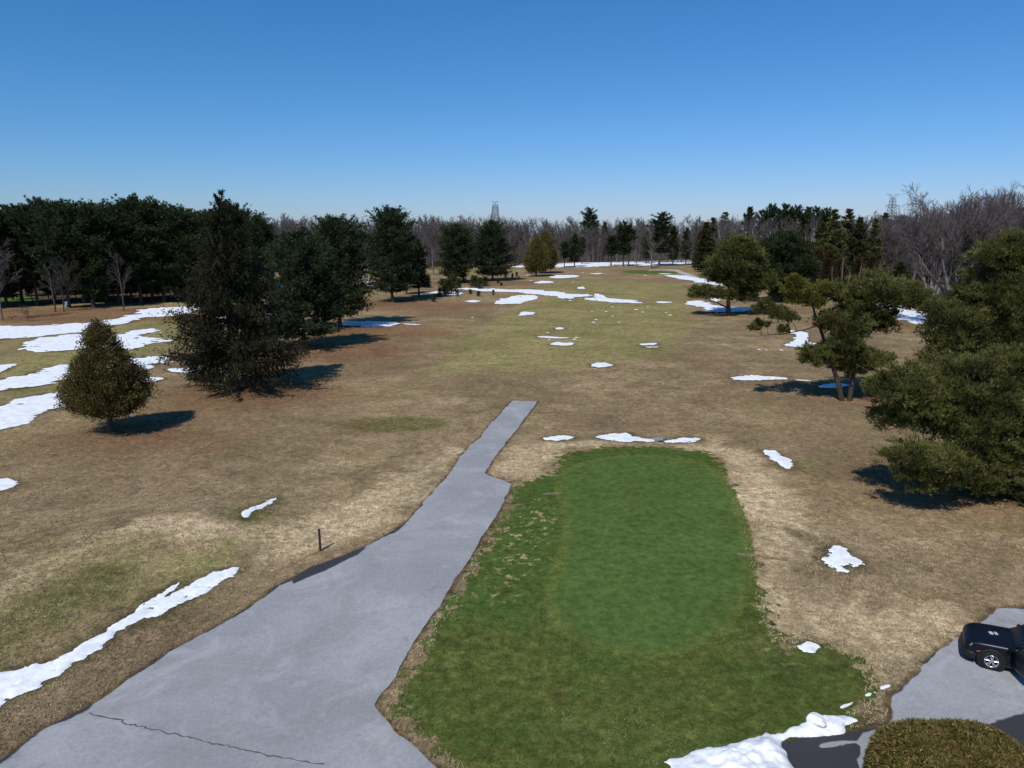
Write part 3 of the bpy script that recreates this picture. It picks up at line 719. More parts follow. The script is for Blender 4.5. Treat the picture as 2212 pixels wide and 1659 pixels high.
def trunk_segs(h, r, rs, n=10, lean=.012):
    p = np.zeros(3); S = []
    pts = [np.array([0, 0, -.3])] + [np.array([*(rs.normal(size=2) * lean * h * .3), h * (i + 1) / n]) for i in range(n)]
    pts[-1][:2] = 0
    for i in range(n):
        r0 = r * (1 - i / n) ** .8 + .015; r1 = r * (1 - (i + 1) / n) ** .8 + .012
        if i == 0: r0 *= 1.35
        S.append([*pts[i], *pts[i + 1], r0, r1])
    return S, pts
def conifer(name, seed, h, cb, Rmax, prof, leaf, barkm, step=.6, nb=5, s_lo=-.12, s_hi=.7, up=.18, tl=.32, tw=.085, k=5, spread=.55, twig=.36, dens=.17, hang=0.0, r=None, skip=0.0, upb=.35, plume=0):
    """whorled conifer: prof(u) gives relative branch length from crown base (0) to tip (1)"""
    rs = np.random.RandomState(seed)
    big, pts = trunk_segs(h, r or h * .016, rs); small = []; P, D = [], []
    z = cb; w = 0
    while z < h - .12:
        u = (z - cb) / (h - cb); n = nb if u < .85 else max(3, nb - 1); a0 = rs.rand() * 6.28
        for j in range(n):
            if rs.rand() < skip: continue
            az = a0 + j * 6.283 / n + rs.normal() * .25
            L = max(.16, Rmax * prof(u) * rs.uniform(.55, 1.12))
            if hang > 0 and u > .93 and j > 2: continue
            s = s_lo + (s_hi - s_lo) * u ** 1.3 + rs.normal() * .07
            zz = z + rs.uniform(-.3, .3) * step
            dirh = np.array([math.cos(az), math.sin(az), 0]); lat = np.array([-dirh[1], dirh[0], 0])
            bend = rs.normal() * .12
            N = 5; bp = []
            for q in range(N + 1):
                f = q / N; rr = L * f
                bp.append(dirh * rr * math.cos(bend * f) + lat * rr * math.sin(bend * f) + np.array([0, 0, zz + s * rr + up * L * f * f]))
            br = .012 + .013 * L
            for q in range(N): small.append([*bp[q], *bp[q + 1], br * (1 - q / N) + .008, br * (1 - (q + 1) / N) + .006])
            nt = max(3, int(L / twig * 1.0))
            for q in range(nt + 1):
                f = .22 + .78 * q / nt; x = f * N; i0 = min(N - 1, int(x)); p = bp[i0] + (bp[i0 + 1] - bp[i0]) * (x - i0)
                bd = bp[i0 + 1] - bp[i0]; bd = bd / np.linalg.norm(bd)
                for sg in (-1, 1):
                    le = (.30 * L * (1 - f) + .28) * rs.uniform(.6, 1.15)
                    ang = sg * rs.uniform(.6, 1.05)
                    if hang > 0:
                        le2 = rs.uniform(.1, 1.0) ** 1.3 * hang * (.35 + .65 * min(1, L / 3)) * min(1, L / 1.6)
                        td = bd * .35 + lat * sg * rs.uniform(-.1, .8) + np.array([0, 0, -rs.uniform(.5, 1.1)]); le = le2
                    else:
                        td = bd * math.cos(ang) + lat * math.sin(ang) + np.array([0, 0, rs.uniform(-.12, .28)])
                    td /= np.linalg.norm(td)
                    m_ = max(2, int(le / dens))
                    for e in range(m_):
                        g = (e + rs.rand()) / m_
                        P.append(p + td * le * g); D.append(td * .7 + np.array([0, 0, upb]) if hang <= 0 else td + bd * .25)
                    if le > .5: small.append([*p, *(p + td * le), .012, .006])
                P.append(p); D.append(bd + np.array([0, 0, .3 if hang <= 0 else .05]))
            if plume:
                nn = int(plume * (L + .12) * (1 if u < .84 else .3))
                f = rs.uniform(.35, 1.02, nn) * N; i0 = np.minimum(N - 1, f.astype(int)); bpa = np.array(bp)
                pp = bpa[i0] + (bpa[i0 + 1] - bpa[i0]) * (f - i0)[:, None]
                q = rs.normal(size=(nn, 3)) * np.array([.15, .15, .085]) * (L * .8 + .25)
                P.extend(pp + q); D.extend(dirh * .7 + q * .6 + np.array([0, 0, .55]))
        z += step * (1 - .45 * u); w += 1
    root = empty(name)
    tubes('trunk', big, small, barkm, root)
    soup('crown', tuft_arrays(P, D, tl, tw, k, spread, rs), leaf, root)
    root['h'] = h
    return root
def interp(pts):
    xs, ys = zip(*pts)
    return lambda u: float(np.interp(u, xs, ys))
def cedar(name, seed, h, cb, prof, Rmax, leaf, n=420, per=34, cl=.30, tl=.2, tw=.10, r=.16, inner=.55, barkm=None, lean_up=.7):
    rs = np.random.RandomState(seed); P, D = [], []
    big, pts = trunk_segs(h * .92, r, rs, 8, .01); small = []
    us = np.linspace(0, 1, 200); wts = np.array([prof(u) for u in us]) + .05; cdf = np.cumsum(wts) / wts.sum()
    lob = rs.uniform(0, 6.28, 6)
    for i in range(n):
        u = float(np.interp(rs.rand(), cdf, us)); az = rs.rand() * 6.283
        lump = 1 + .06 * math.sin(3 * az + lob[0] + 5 * u) + .07 * math.sin(5 * az + lob[1] - 9 * u) + rs.normal() * .085
        rr = Rmax * prof(u) * lump * (1 - (inner * rs.rand() ** 2.2))
        c = np.array([math.cos(az) * rr, math.sin(az) * rr, cb + u * (h - cb)])
        if i % 3 == 0: small.append([0, 0, min(max(.3, c[2] - .5 * rr), h * .80), *c, .02 + .006 * rr, .006])
        q = rs.normal(size=(per, 3)) * np.array([cl, cl, cl * 1.25]) * rs.uniform(.7, 1.2)
        o = np.array([math.cos(az), math.sin(az), 0])
        P.append(c + q); D.append(np.tile(o * .6 + np.array([0, 0, lean_up]), (per, 1)) + q * .8)
    root = empty(name)
    tubes('trunk', big, small, barkm or BARK_PINE, root)
    soup('crown', tuft_arrays(np.concatenate(P), np.concatenate(D), tl, tw, 2, .5, rs), leaf, root)
    root['h'] = h
    return root
def clump_tree(name, seed, base, trunks, clumps, leaf, barkm, tl, tw, per_m2=22, sub=.55, r=.22, sr=.03, k=4, flat=.74, main=1):
    """irregular pine: trunk polylines and foliage pads in world space; base = root position"""
    rs = np.random.RandomState(seed); big, small, P, D = [], [], [], []; R0 = r
    tp = []
    for it, T in enumerate(trunks):
        T = np.array(T) - base; n = len(T) - 1; r = R0 * (1 if it < main else .34)
        for i in range(n):
            rr0 = r * (1 - .75 * i / n); rr1 = r * (1 - .75 * (i + 1) / n)
            if i == 0: rr0 *= 1.25
            a, b = T[i], T[i + 1]
            for q in range(3):
                s0 = a + (b - a) * q / 3; s1 = a + (b - a) * (q + 1) / 3
                big.append([*s0, *s1, rr0 + (rr1 - rr0) * q / 3, rr0 + (rr1 - rr0) * (q + 1) / 3]); tp.append((s1, rr0 + (rr1 - rr0) * (q + 1) / 3))
    tpp = np.array([t[0] for t in tp])
    for c, rad in clumps:
        c = np.array(c) - base
        # limb from the stem to the pad, arriving from below
        tgt = c - np.array([0, 0, rad * flat * .4])
        d = np.linalg.norm((tpp - tgt) * np.array([1, 1, 1.0]), axis=1) + np.where(tpp[:, 2] > tgt[2] + .2, 2.0, 0)
        i0 = int(np.argmin(d)); a = tpp[i0]; L = np.linalg.norm(tgt - a); n = 5; prev = a
        r0 = min(tp[i0][1] * .6, .025 + .018 * L)
        for q in range(1, n + 1):
            f = q / n; p = a + (tgt - a) * f + np.array([0, 0, .10 * L * math.sin(f * 3.14)]) + (rs.normal(size=3) * .035 * L if q < n else 0)
            small.append([*prev, *p, r0 * (1 - .75 * (q - 1) / n), r0 * (1 - .75 * q / n)]); prev = p
        ns = max(6, int(4 * math.pi * rad * rad * per_m2 / 22))
        v = rs.normal(size=(ns, 3)); v /= np.linalg.norm(v, axis=1)[:, None]
        v[:, 2] = np.abs(v[:, 2]) * rs.choice([1, 1, 1, -.55], ns)
        v *= rs.uniform(.45, 1.22, ns)[:, None]
        sc = c + v * np.array([rad, rad, rad * flat])
        for s in sc:
            sd_ = (rad * .11 + sub * .42) * rs.uniform(.7, 1.3)
            if rs.rand() < .5: small.append([*(tgt + rs.normal(size=3) * rad * .15), *s, .014, .006])
            m_ = 26
            q = rs.normal(size=(m_, 3)) * np.array([sd_, sd_, sd_ * .6]) * .7
            P.append(s + q); o = s - tgt; o = o / (np.linalg.norm(o) + 1e-6)
            D.append(np.tile(o * .8 + np.array([0, 0, .55]), (m_, 1)) + q)
    root = empty(name, base)
    tubes('trunk', big, small, barkm, root, 8, 4)
    soup('crown', tuft_arrays(np.concatenate(P), np.concatenate(D), tl, tw, k, .45, rs), leaf, root)
    return root
def bare(name, seed, h, stems=1, spread=.5, trunk_f=.3, r=.2, levels=4, nb=(5, 5, 5, 4), up=.25, tw=.016, barkm=None, twigm=None, lean=(0, 0), decay=.62, gap=.25, first=.62):
    """leafless tree grown branch by branch"""
    rs = np.random.RandomState(seed); big, small = [], []
    def grow(p, d, L, rad, lev, pull):
        n = 4 if lev < 2 else 3; q = p; pts = [(q, rad)]
        for i in range(n):
            d = d + rs.normal(size=3) * (.06 + .035 * lev) + np.array([0, 0, pull]); d = d / np.linalg.norm(d)
            e = q + d * L / n; r1 = max(tw * .45, rad * (1 - .62 * (i + 1) / n))
            (big if lev == 0 else small).append([*q, *e, pts[-1][1], r1])
            q = e; pts.append((q, r1))
        if lev >= levels: return
        kk = nb[lev]
        for j in range(kk):
            f = gap + (1 - gap) * (j + rs.rand()) / kk; x = f * n; i0 = min(n - 1, int(x)); a = pts[i0][0] + (pts[i0 + 1][0] - pts[i0][0]) * (x - i0)
            v = rs.normal(size=3); v -= d * (v @ d); v /= np.linalg.norm(v) + 1e-9
            ang = rs.uniform(.55, 1.25) * spread * 1.5
            nd = d * math.cos(ang) + v * math.sin(ang)
            grow(a, nd, L * decay * rs.uniform(.65, 1.15) * (1.12 - .35 * f), max(tw, pts[i0][1] * .55), lev + 1, up * .25)
    for s in range(stems):
        a = s * 6.283 / max(1, stems) + rs.rand(); tilt = 0 if stems == 1 else rs.uniform(.08, .5)
        d = np.array([math.sin(tilt) * math.cos(a) + lean[0], math.sin(tilt) * math.sin(a) + lean[1], math.cos(tilt)])
        grow(np.array([.12 * math.cos(a) * (stems > 1), .12 * math.sin(a) * (stems > 1), -.25]), d, h * (first if stems == 1 else first * rs.uniform(.85, 1.1)), r * (1 if stems == 1 else .62), 0, .02)
    top = max(s[5] for s in small)
    f = h / top
    big = np.array(big) * f; small = np.array(small) * f
    root = empty(name)
    tubes('trunk', big, [], barkm or BARK_GREY, root, 7)
    V, Q = tube_arrays(small, 3)
    obj('crown', new_mesh('crown', V, Q=Q, smooth=True, mats=[twigm or BARK_TWIG]), root)
    root['h'] = h
    return root

_first = set()
def place(proto, base, height, label, cat, group=None, rz=None, wide=1.0, rs=random.Random(11), name=None):
    """stand a copy (the first time the prototype itself) at a ground point"""
    o = proto if proto.name not in _first else copy_tree(proto)
    _first.add(proto.name)
    s = height / proto['h']
    o.location = base; o.rotation_euler = (0, 0, rs.uniform(0, 6.28) if rz is None else rz); o.scale = (s * wide, s * wide, s)
    for k in ('label', 'category', 'group'):
        if k in o: del o[k]
    tag(o, label, cat, group)
    return o
def px_tree(proto, px, py, top, label, cat, group=None, wide=1.0, rz=None):
    b = gpt(px, py); t = at(px, top, b[1])
    return place(proto, b, t[2] - b[2], label, cat, group, rz, wide)

# --- prototypes
P_SPRUCE_PROF = interp([(0, .80), (.07, 1.0), (.25, .80), (.5, .50), (.75, .27), (.90, .11), (1, .02)])
spruce = conifer('norway_spruce', 21, 17.6, 1.9, 6.5, P_SPRUCE_PROF, LEAF_SPRUCE, BARK_PINE, step=.50, nb=7, s_lo=-.30, s_hi=.55, up=.26, tl=.22, tw=.06, k=4, spread=.45, twig=.20, dens=.15, hang=1.2, r=.36, skip=.08, plume=24)
WP_PROF = interp([(0, .72), (.12, 1.0), (.35, .95), (.6, .72), (.8, .48), (.93, .24), (1, .06)])
WP_ROUND = interp([(0, .70), (.15, .98), (.45, 1.0), (.7, .82), (.88, .5), (1, .14)])
wpA = conifer('white_pine', 31, 13.5, 1.5, 5.6, WP_PROF, LEAF_WPINE, BARK_PINE, step=.62, nb=6, s_lo=-.12, s_hi=.75, tl=.34, tw=.095, k=4, dens=.24, plume=17)
wpB = conifer('white_pine', 32, 14.5, 1.9, 4.9, WP_ROUND, LEAF_WPINE, BARK_PINE, step=.60, nb=6, s_lo=-.10, s_hi=.8, tl=.36, tw=.10, k=4, dens=.25, plume=18)
gr_prof = interp([(0, .55), (.2, .85), (.5, 1.0), (.75, .85), (.9, .55), (1, .15)])
wpG = [conifer('white_pine', 41 + i, 20, 2.4 + 1.1 * i, 5.4, gr_prof, LEAF_WPINE, BARK_PINE, step=.85, nb=5, s_lo=-.14, s_hi=.8, up=.22, tl=.52, tw=.16, k=4, twig=.6, dens=.40, skip=.12, plume=15) for i in range(3)]
wpF = [conifer('white_pine', 51 + i, 17, 3.2 + 1.5 * i, 3.4, (WP_PROF, gr_prof, WP_ROUND)[i], LEAF_WPINE, BARK_PINE, step=.95, nb=5, s_lo=-.05, s_hi=.7, tl=.55, tw=.17, k=4, twig=.6, dens=.42, skip=.15, plume=14) for i in range(3)]
firF = [conifer('fir_tree', 61 + i, 18, 1.5, 3.1, interp([(0, .7), (.12, 1), (.4, .85), (.7, .5), (.88, .22), (1, .03)]), (LEAF_SCOTS, LEAF_YOUNG)[i], BARK_PINE, step=.75, nb=5, s_lo=-.25, s_hi=.4, tl=.5, tw=.15, k=4, twig=.55, dens=.38, skip=.28, plume=12) for i in range(2)]
cedA = cedar('white_cedar', 71, 7.4, 1.40, interp([(0, .42), (.06, .80), (.12, .96), (.22, 1.0), (.38, .90), (.52, .70), (.60, .56), (.68, .42), (.75, .36), (.82, .33), (.92, .20), (1, .03)]), 2.55, LEAF_CEDAR, 950, 46, .165, .13, .055)
cedR = cedar('white_cedar', 72, 11, 1.6, interp([(0, .55), (.12, .92), (.3, 1), (.55, .88), (.8, .55), (1, .12)]), 4.2, LEAF_CEDAR, 520, 26, .40, .34, .18, r=.25, inner=.4)
cedN = cedar('white_cedar', 73, 11, .8, interp([(0, .7), (.12, 1), (.45, .75), (.8, .36), (1, .06)]), 2.3, LEAF_RUST, 380, 24, .40, .36, .18, r=.18, inner=.5)
young = [conifer('young_pine', 81 + i, 2.4, .15, 1.05, interp([(0, .9), (.3, 1), (.7, .6), (1, .1)]), LEAF_YOUNG, BARK_PINE, step=.26, nb=5, s_lo=.15, s_hi=1.0, tl=.30, tw=.07, k=3, twig=.40, dens=.28, r=.04, skip=.25) for i in range(2)]
bareP = [bare('bare_tree', 91 + i, 20, 1, (.42, .5, .36, .46, .40)[i], r=.24, nb=(9, 6, 6, 5), tw=.030, decay=(.55, .6, .5, .58, .52)[i], up=.3, gap=.22) for i in range(5)]
popP = [bare('poplar_tree', 101 + i, 22, 1, .24, r=.20, nb=(14, 6, 5, 4), tw=.030, decay=.36, up=.6, gap=.25, first=.85, barkm=BARK_PALE, twigm=BARK_PALE) for i in range(2)]
birP = [bare('birch_tree', 111 + i, 18, 1, .34, r=.17, nb=(10, 6, 5, 4), tw=.022, decay=.40, up=.5, gap=.3, first=.8, barkm=BARK_BIRCH) for i in range(3)]
mapleP = bare('bare_maple', 121, 20, 6, .42, barkm=bark('maple_bark', (.14, .13, .13), (.27, .25, .245)), r=.55, nb=(9, 7, 6, 5), tw=.024, decay=.55, up=.35, gap=.25)
smallP = [bare('bare_sapling', 131 + i, 8, 1 + i, .5, r=.10, nb=(8, 6, 5, 3), tw=.011, decay=.5, up=.25, barkm=BARK_PINE, twigm=bark('dark_twig_bark', (.050, .043, .042), (.095, .083, .080), 1.0)) for i in range(2)]

# --- the individual trees of the left side
b = gpt(240, 933)
place(cedA, b, at(230, 697, b[1])[2] - b[2], 'egg-shaped olive brown cedar standing alone near the snow bands', 'cedar tree', rz=.6)
b = gpt(508, 842)
place(spruce, b, at(476, 408, b[1])[2] - b[2], 'tall drooping spruce with hanging dark twigs', 'spruce tree', rz=1.0)
px_tree(wpA, 658, 752, 508, 'broad blue-green pine right behind the drooping spruce', 'pine tree', wide=1.02, rz=.3)
px_tree(wpB, 735, 706, 480, 'broad dark pine whose shadow covers a snow tongue', 'pine tree', wide=1.08, rz=2.0)
px_tree(wpB, 848, 652, 458, 'tall round-headed dark pine on a thick clear trunk', 'pine tree', wide=.94, rz=1.1)
px_tree(wpF[0], 905, 642, 520, 'small dark pine tucked against the tall round-headed pine', 'pine tree', wide=1.1)
px_tree(wpF[0], 878, 636, 510, 'thin pine half hidden behind the tall round-headed pine', 'pine tree', wide=1.0)
px_tree(wpB, 985, 611, 490, 'low-branched dark pine, shorter one of a pair amid young pines', 'pine tree', wide=1.15, rz=.2)
px_tree(wpA, 1064, 606, 481, 'full dark pine, taller one of a pair amid young pines', 'pine tree', wide=1.05, rz=2.7)
px_tree(cedR, 1158, 597, 517, 'round olive cedar on a short trunk, front one of a pair', 'cedar tree', wide=.80)
px_tree(cedR, 1178, 590, 503, 'taller olive cedar, rear one of a pair', 'cedar tree', wide=.72)
# bare trees on the left
px_tree(bareP[1], 6, 692, 498, 'leafless grey tree standing clear of the pine grove beside the snow band', 'bare tree', wide=.8)
px_tree(smallP[0], 120, 674, 560, 'small leafless tree leaning at the pine grove edge', 'bare tree')
px_tree(smallP[1], 138, 673, 545, 'taller small leafless tree at the pine grove edge', 'bare tree', wide=.9)
px_tree(smallP[1], 62, 694, 655, 'leafless knee-high shrub on the brown bank below the grove', 'shrub')
px_tree(smallP[0], 268, 672, 530, 'slim leafless tree against the dark pine grove', 'bare tree', wide=.7)
px_tree(bareP[0], 937, 594, 464, 'large leafless tree with a thick grey trunk between the dark pines', 'bare tree', wide=.95)
px_tree(bareP[3], 1136, 590, 512, 'leafless tree with a level low limb behind the paired cedars', 'bare tree')
px_tree(bareP[2], 630, 592, 470, 'round-topped leafless tree rising above the wood behind the spruce', 'bare tree', wide=1.2)
# pine grove
rsG = random.Random(5)
for i, (x, y, t) in enumerate([(-150, 668, 468), (-95, 664, 455), (-40, 667, 462), (15, 662, 470), (48, 655, 452), (82, 660, 448), (118, 652, 440), (150, 665, 446), (182, 655, 450), (203, 664, 456), (232, 652, 448), (258, 656, 452), (285, 652, 446),
                               (305, 655, 442), (330, 650, 452), (355, 653, 440), (380, 648, 458), (408, 652, 462), (432, 646, 466), (60, 640, 452), (135, 638, 450), (220, 636, 450), (300, 634, 448), (370, 632, 456), (455, 640, 470), (520, 630, 452), (545, 622, 460), (95, 628, 455), (262, 626, 452), (410, 624, 458), (480, 622, 462), (570, 640, 485)]):
    px_tree(wpG[i % 3], x, y, t + rsG.uniform(-4, 6), 'tall dark pine in the dense grove beyond the snow band', 'pine tree', 'pines of the dense grove', wide=rsG.uniform(.85, 1.15))
for i, (x, y, t) in enumerate([(-60, 655, 590), (28, 648, 585), (70, 652, 600), (105, 645, 590), (165, 650, 598), (190, 643, 580), (215, 648, 600), (245, 644, 592), (275, 648, 602), (318, 644, 590), (343, 646, 596), (368, 642, 588), (395, 645, 600), (420, 640, 585), (445, 636, 590)]):
    px_tree(wpF[i % 3], x, y, t, 'short shaded pine growing between trunks of the dense grove', 'pine tree', 'short pines inside the dense grove', wide=rsG.uniform(1.2, 1.7))
# young pines in the brown grass
for i, (x, y, t) in enumerate([(909, 618, 597), (923, 622, 600), (958, 630, 605), (962, 640, 616), (968, 636, 606), (950, 641, 624), (978, 630, 596), (990, 624, 603), (1025, 622, 598), (1037, 625, 602), (1048, 618, 599), (1016, 636, 626), (988, 640, 628), (936, 652, 636),
                               (1092, 600, 588), (1107, 601, 592), (1116, 598, 588), (1076, 612, 605), (1083, 618, 611), (1121, 602, 597), (1066, 638, 627), (1034, 640, 630), (1001, 608, 590)]):
    px_tree(young[i % 2], x, y, t, 'knee-high to man-high young pine in brown grass near the pair of dark pines', 'young pine', 'young pines in the brown grass', wide=rsG.uniform(.8, 1.25))

# --- conifers in front of and inside the far wood
for x, y, t, pr, w, lab in [
    (1219, 578, 523, 2, 1.3, 'round-headed dark pine at the snowfield edge beside the paired cedars'), (1241, 577, 506, 0, 1.1, 'pointed pine with bare lower trunk second along the snowfield edge'),
    (1320, 575, 510, 2, 1.5, 'wide dark pine at the snowfield edge'), (1346, 575, 482, 1, 1.1, 'tall dark pine at the snowfield edge, one of two close trunks'),
    (1357, 575, 490, 2, 1.1, 'slightly lower dark pine at the snowfield edge, one of two close trunks'), (1424, 574, 463, 1, 1.25, 'tallest dense dark pine at the snowfield edge'),
    (1453, 574, 489, 0, .8, 'thin pointed pine at the snowfield edge next to the tallest pine'), (1481, 572, 493, 0, .8, 'sparse pointed pine at the snowfield edge near the cart path'),
    (1273, 566, 453, 1, .9, 'lone feathery pine rising above the bare wood'), (1305, 566, 480, 0, .6, 'narrow dark spire among the bare wood'),
    (1257, 571, 515, 2, .9, 'small dim pine in the second rank at the snowfield edge'), (1395, 570, 500, 0, .9, 'dim pointed pine behind the grey leafless tree at the snowfield')]:
    px_tree(wpF[pr], x, y, t, lab, 'pine tree', wide=w)
px_tree(bareP[4], 1407, 580, 480, 'grey leafless tree in front of the snowfield beside the tallest pine', 'bare tree', wide=1.15)
px_tree(bareP[2], 1376, 577, 515, 'small leafless tree at the snowfield between dark pines', 'bare tree', wide=1.1)
px_tree(bareP[0], 1498, 580, 462, 'tall leafless tree by the bend of the cart path', 'bare tree', wide=1.1)
for x, y, t, pr, w, lab in [(1520, 588, 480, 1, 1.0, 'olive conifer in the clump beside the cart path'), (1535, 584, 470, 0, 1.1, 'taller olive conifer in the clump beside the cart path'), (1560, 580, 458, 0, 1.0, 'tallest olive conifer behind the clump beside the cart path')]:
    px_tree(firF[pr], x, y, t, lab, 'conifer', wide=w * 1.4)
px_tree(cedN, 1512, 584, 502, 'rust brown conifer in the clump beside the cart path', 'conifer', wide=.9)

# --- right side: lone pine, broad pine, twin pine and the big pines
def pads(lst, Y, spread, rs, scale=1.0, back=True):
    out = []
    for x, y, r in lst:
        dy = rs.uniform(-1, 1) * spread
        c = at(x, y, Y + dy); rad = r / FPX * np.linalg.norm(c - np.array([0, 0, CAM_H])) * scale * 1.10
        out.append((c, rad))
        if back:
            c2 = at(x + rs.uniform(-.5, .5) * r, y + rs.uniform(-.1, .3) * r, Y - dy * .8 + spread * .25)
            out.append((c2, rad * .9))
    return out
def fill(poly, n, r0, r1, rs):
    q = np.array(poly, float); out = []
    while len(out) < n:
        p = rs.uniform(q.min(0), q.max(0))
        if poly_sdf(p[None], q)[0] > 0: out.append((p[0], p[1], rs.uniform(r0, r1)))
    return out
rsp = np.random.RandomState(4)
b = gpt(1574, 681); Y = b[1]
t = clump_tree('lone_pine', 1, b, [[b - np.array([0, 0, .3])] + [at(x, y, Y) for x, y in ((1573, 645), (1577, 605), (1585, 565), (1597, 525))], [at(1572, 665, Y), at(1545, 652, Y - .6), at(1512, 640, Y - 1)]],
    pads([(1600, 525, 20), (1575, 543, 25), (1612, 552, 28), (1556, 570, 25), (1592, 578, 28), (1630, 575, 22), (1545, 598, 22), (1590, 605, 25), (1625, 608, 24), (1516, 632, 18), (1503, 634, 14), (1545, 636, 17), (1610, 636, 22), (1578, 636, 16)] + fill([(1530, 600), (1560, 545), (1600, 510), (1640, 550), (1655, 610), (1620, 640), (1550, 630)], 9, 12, 22, rsp), Y, 3.4, rsp),
    LEAF_SCOTS, BARK_PINE, .42, .12, 16, .6, r=.44, k=4)
tag(t, 'lone round-crowned pine with a low side limb over snow', 'pine tree')
b = gpt(1690, 652); Y = b[1]
t = clump_tree('broad_pine', 2, b, [[b - np.array([0, 0, .3])] + [at(x, y, Y) for x, y in ((1690, 620), (1692, 580), (1696, 540), (1700, 515))]],
    pads([(1700, 517, 20), (1672, 535, 25), (1712, 545, 28), (1650, 562, 25), (1692, 578, 32), (1730, 575, 24), (1660, 602, 28), (1702, 612, 30), (1736, 603, 22), (1642, 615, 20), (1690, 635, 24)], Y, 3.2, rsp),
    LEAF_WPINE, BARK_PINE, .50, .14, 14, .6, r=.44, k=4)
tag(t, 'broad dark green pine between the lone pine and the birches', 'pine tree')
b = gpt(1828, 866); Y = b[1]
trunksT = [[b + np.array([0, .1, -1.2]), b + np.array([-.40, .1, 0])] + [at(x, y, Y + d) for x, y, d in ((1812, 832, 0), (1800, 795, .1), (1790, 765, .1), (1776, 722, -.2), (1760, 678, -.5), (1752, 645, -.6))],
           [b + np.array([0, .1, -1.2]), b + np.array([.36, .1, 0])] + [at(x, y, Y + d) for x, y, d in ((1840, 832, 0), (1846, 790, .3), (1854, 728, .5), (1872, 682, .8), (1885, 645, 1.0))],
           [at(1776, 722, Y - .2), at(1768, 702, Y - .4), at(1740, 712, Y - .6), at(1690, 722, Y - 1.0), at(1645, 724, Y - 1.2)]]
t = clump_tree('twin_pine', 3, b, trunksT,
    pads([(1800, 640, 24), (1840, 636, 34), (1890, 628, 38), (1938, 640, 38), (1978, 655, 28), (1850, 672, 30), (1905, 685, 30), (1800, 700, 28), (1830, 735, 30), (1792, 768, 30), (1758, 778, 22), (1840, 768, 30), (1880, 782, 28), (1908, 778, 20), (1742, 760, 12)] + fill([(1780, 650), (1830, 610), (1900, 605), (1980, 640), (1985, 680), (1900, 710), (1850, 720), (1790, 700)], 8, 16, 30, rsp) + fill([(1730, 770), (1770, 735), (1830, 720), (1900, 750), (1915, 785), (1850, 805), (1760, 800)], 6, 14, 26, rsp), Y + .4, 2.0, rsp)
    + pads([(1650, 668, 20), (1682, 680, 22), (1640, 700, 14), (1627, 710, 9), (1704, 690, 16), (1690, 712, 9)], Y - .8, .8, rsp),
    LEAF_SCOTS, BARK_SCOTS, .29, .052, 26, .34, r=.31, k=5, main=2)
tag(t, 'twisted twin-trunk pine with flat spreading pads of needles', 'pine tree')
G = pads([(1715, 604, 14), (1728, 618, 20), (1745, 640, 22), (1765, 650, 18), (1702, 625, 14), (1778, 618, 16), (1722, 640, 18)], Y - .6, .7, rsp)
rs = np.random.RandomState(8); P, D = [], []
for c, rad in G:
    v = rs.normal(size=(420, 3)); v /= np.linalg.norm(v, axis=1)[:, None]
    P.append(c - b + v * np.array([rad, rad, rad * .7]) * rs.uniform(.5, 1.1, 420)[:, None]); D.append(v + np.array([0, 0, .6]))
g = soup('golden_crown', tuft_arrays(np.concatenate(P), np.concatenate(D), .20, .055, 5, .45, rs), LEAF_GOLD, t)
g['label'] = 'golden green tuft of needles on the leaning stem'
b = gpt(2245, 1092); Y = b[1]
tr = [[b - np.array([0, 0, .3])] + [at(x, y, Y + d) for x, y, d in ((2225, 1060, 0), (2195, 1035, -.1), (2165, 1005, -.2), (2120, 960, -.2), (2075, 905, .2))],
      [b + np.array([0, .2, 0]), at(2230, 1000, Y + .3), at(2215, 920, Y + .6), at(2190, 850, Y + .8), at(2170, 800, Y + 1)],
      [at(2165, 1005, Y - .2), at(2110, 1010, Y - .8), at(2050, 1015, Y - 1.2), at(1990, 1010, Y - 1.5)],
      [at(2120, 960, Y - .2), at(2060, 930, Y - .2), at(2000, 890, Y), at(1950, 860, Y + .2)],
      [at(2165, 1005, Y - .2), at(2140, 1030, Y + .8), at(2090, 1040, Y + 1.6), at(2040, 1050, Y + 2.0)]]
t = clump_tree('big_pine', 4, b, tr,
    pads([(1962, 985, 38), (2005, 1000, 44), (1995, 1036, 36), (2055, 1005, 40), (2045, 1040, 30), (1950, 1000, 26)], Y - 1.3, .9, rsp)
    + pads([(1925, 855, 42), (1985, 830, 50), (2035, 855, 46), (1905, 825, 26), (1955, 895, 44), (2015, 905, 44), (1990, 870, 46)], Y, 1.0, rsp)
    + pads([(2080, 925, 46), (2130, 905, 48), (2185, 925, 50), (2150, 965, 40), (2100, 825, 46), (2160, 805, 50), (2205, 855, 55), (2065, 800, 38), (2245, 900, 60), (2290, 850, 70), (2260, 800, 60), (2310, 950, 60), (2230, 960, 40), (2120, 860, 50), (2105, 985, 34), (2150, 1000, 30), (2200, 985, 36), (2095, 1035, 20)] + [(2150, 1045, 26), (2195, 1060, 28), (2110, 1060, 20), (2240, 1050, 36)] + fill([(1890, 820), (1930, 795), (2010, 795), (2080, 770), (2300, 760), (2320, 1000), (2120, 1040), (2060, 960), (1990, 930), (1920, 915)], 20, 26, 48, rsp), Y + .8, 1.4, rsp),
    LEAF_SCOTS, BARK_SCOTS, .23, .038, 30, .27, r=.32, k=6, main=2)
tag(t, 'big sprawling pine with leaning trunk and boughs near the ground', 'pine tree')
b = gpt(2165, 905); Y = b[1]
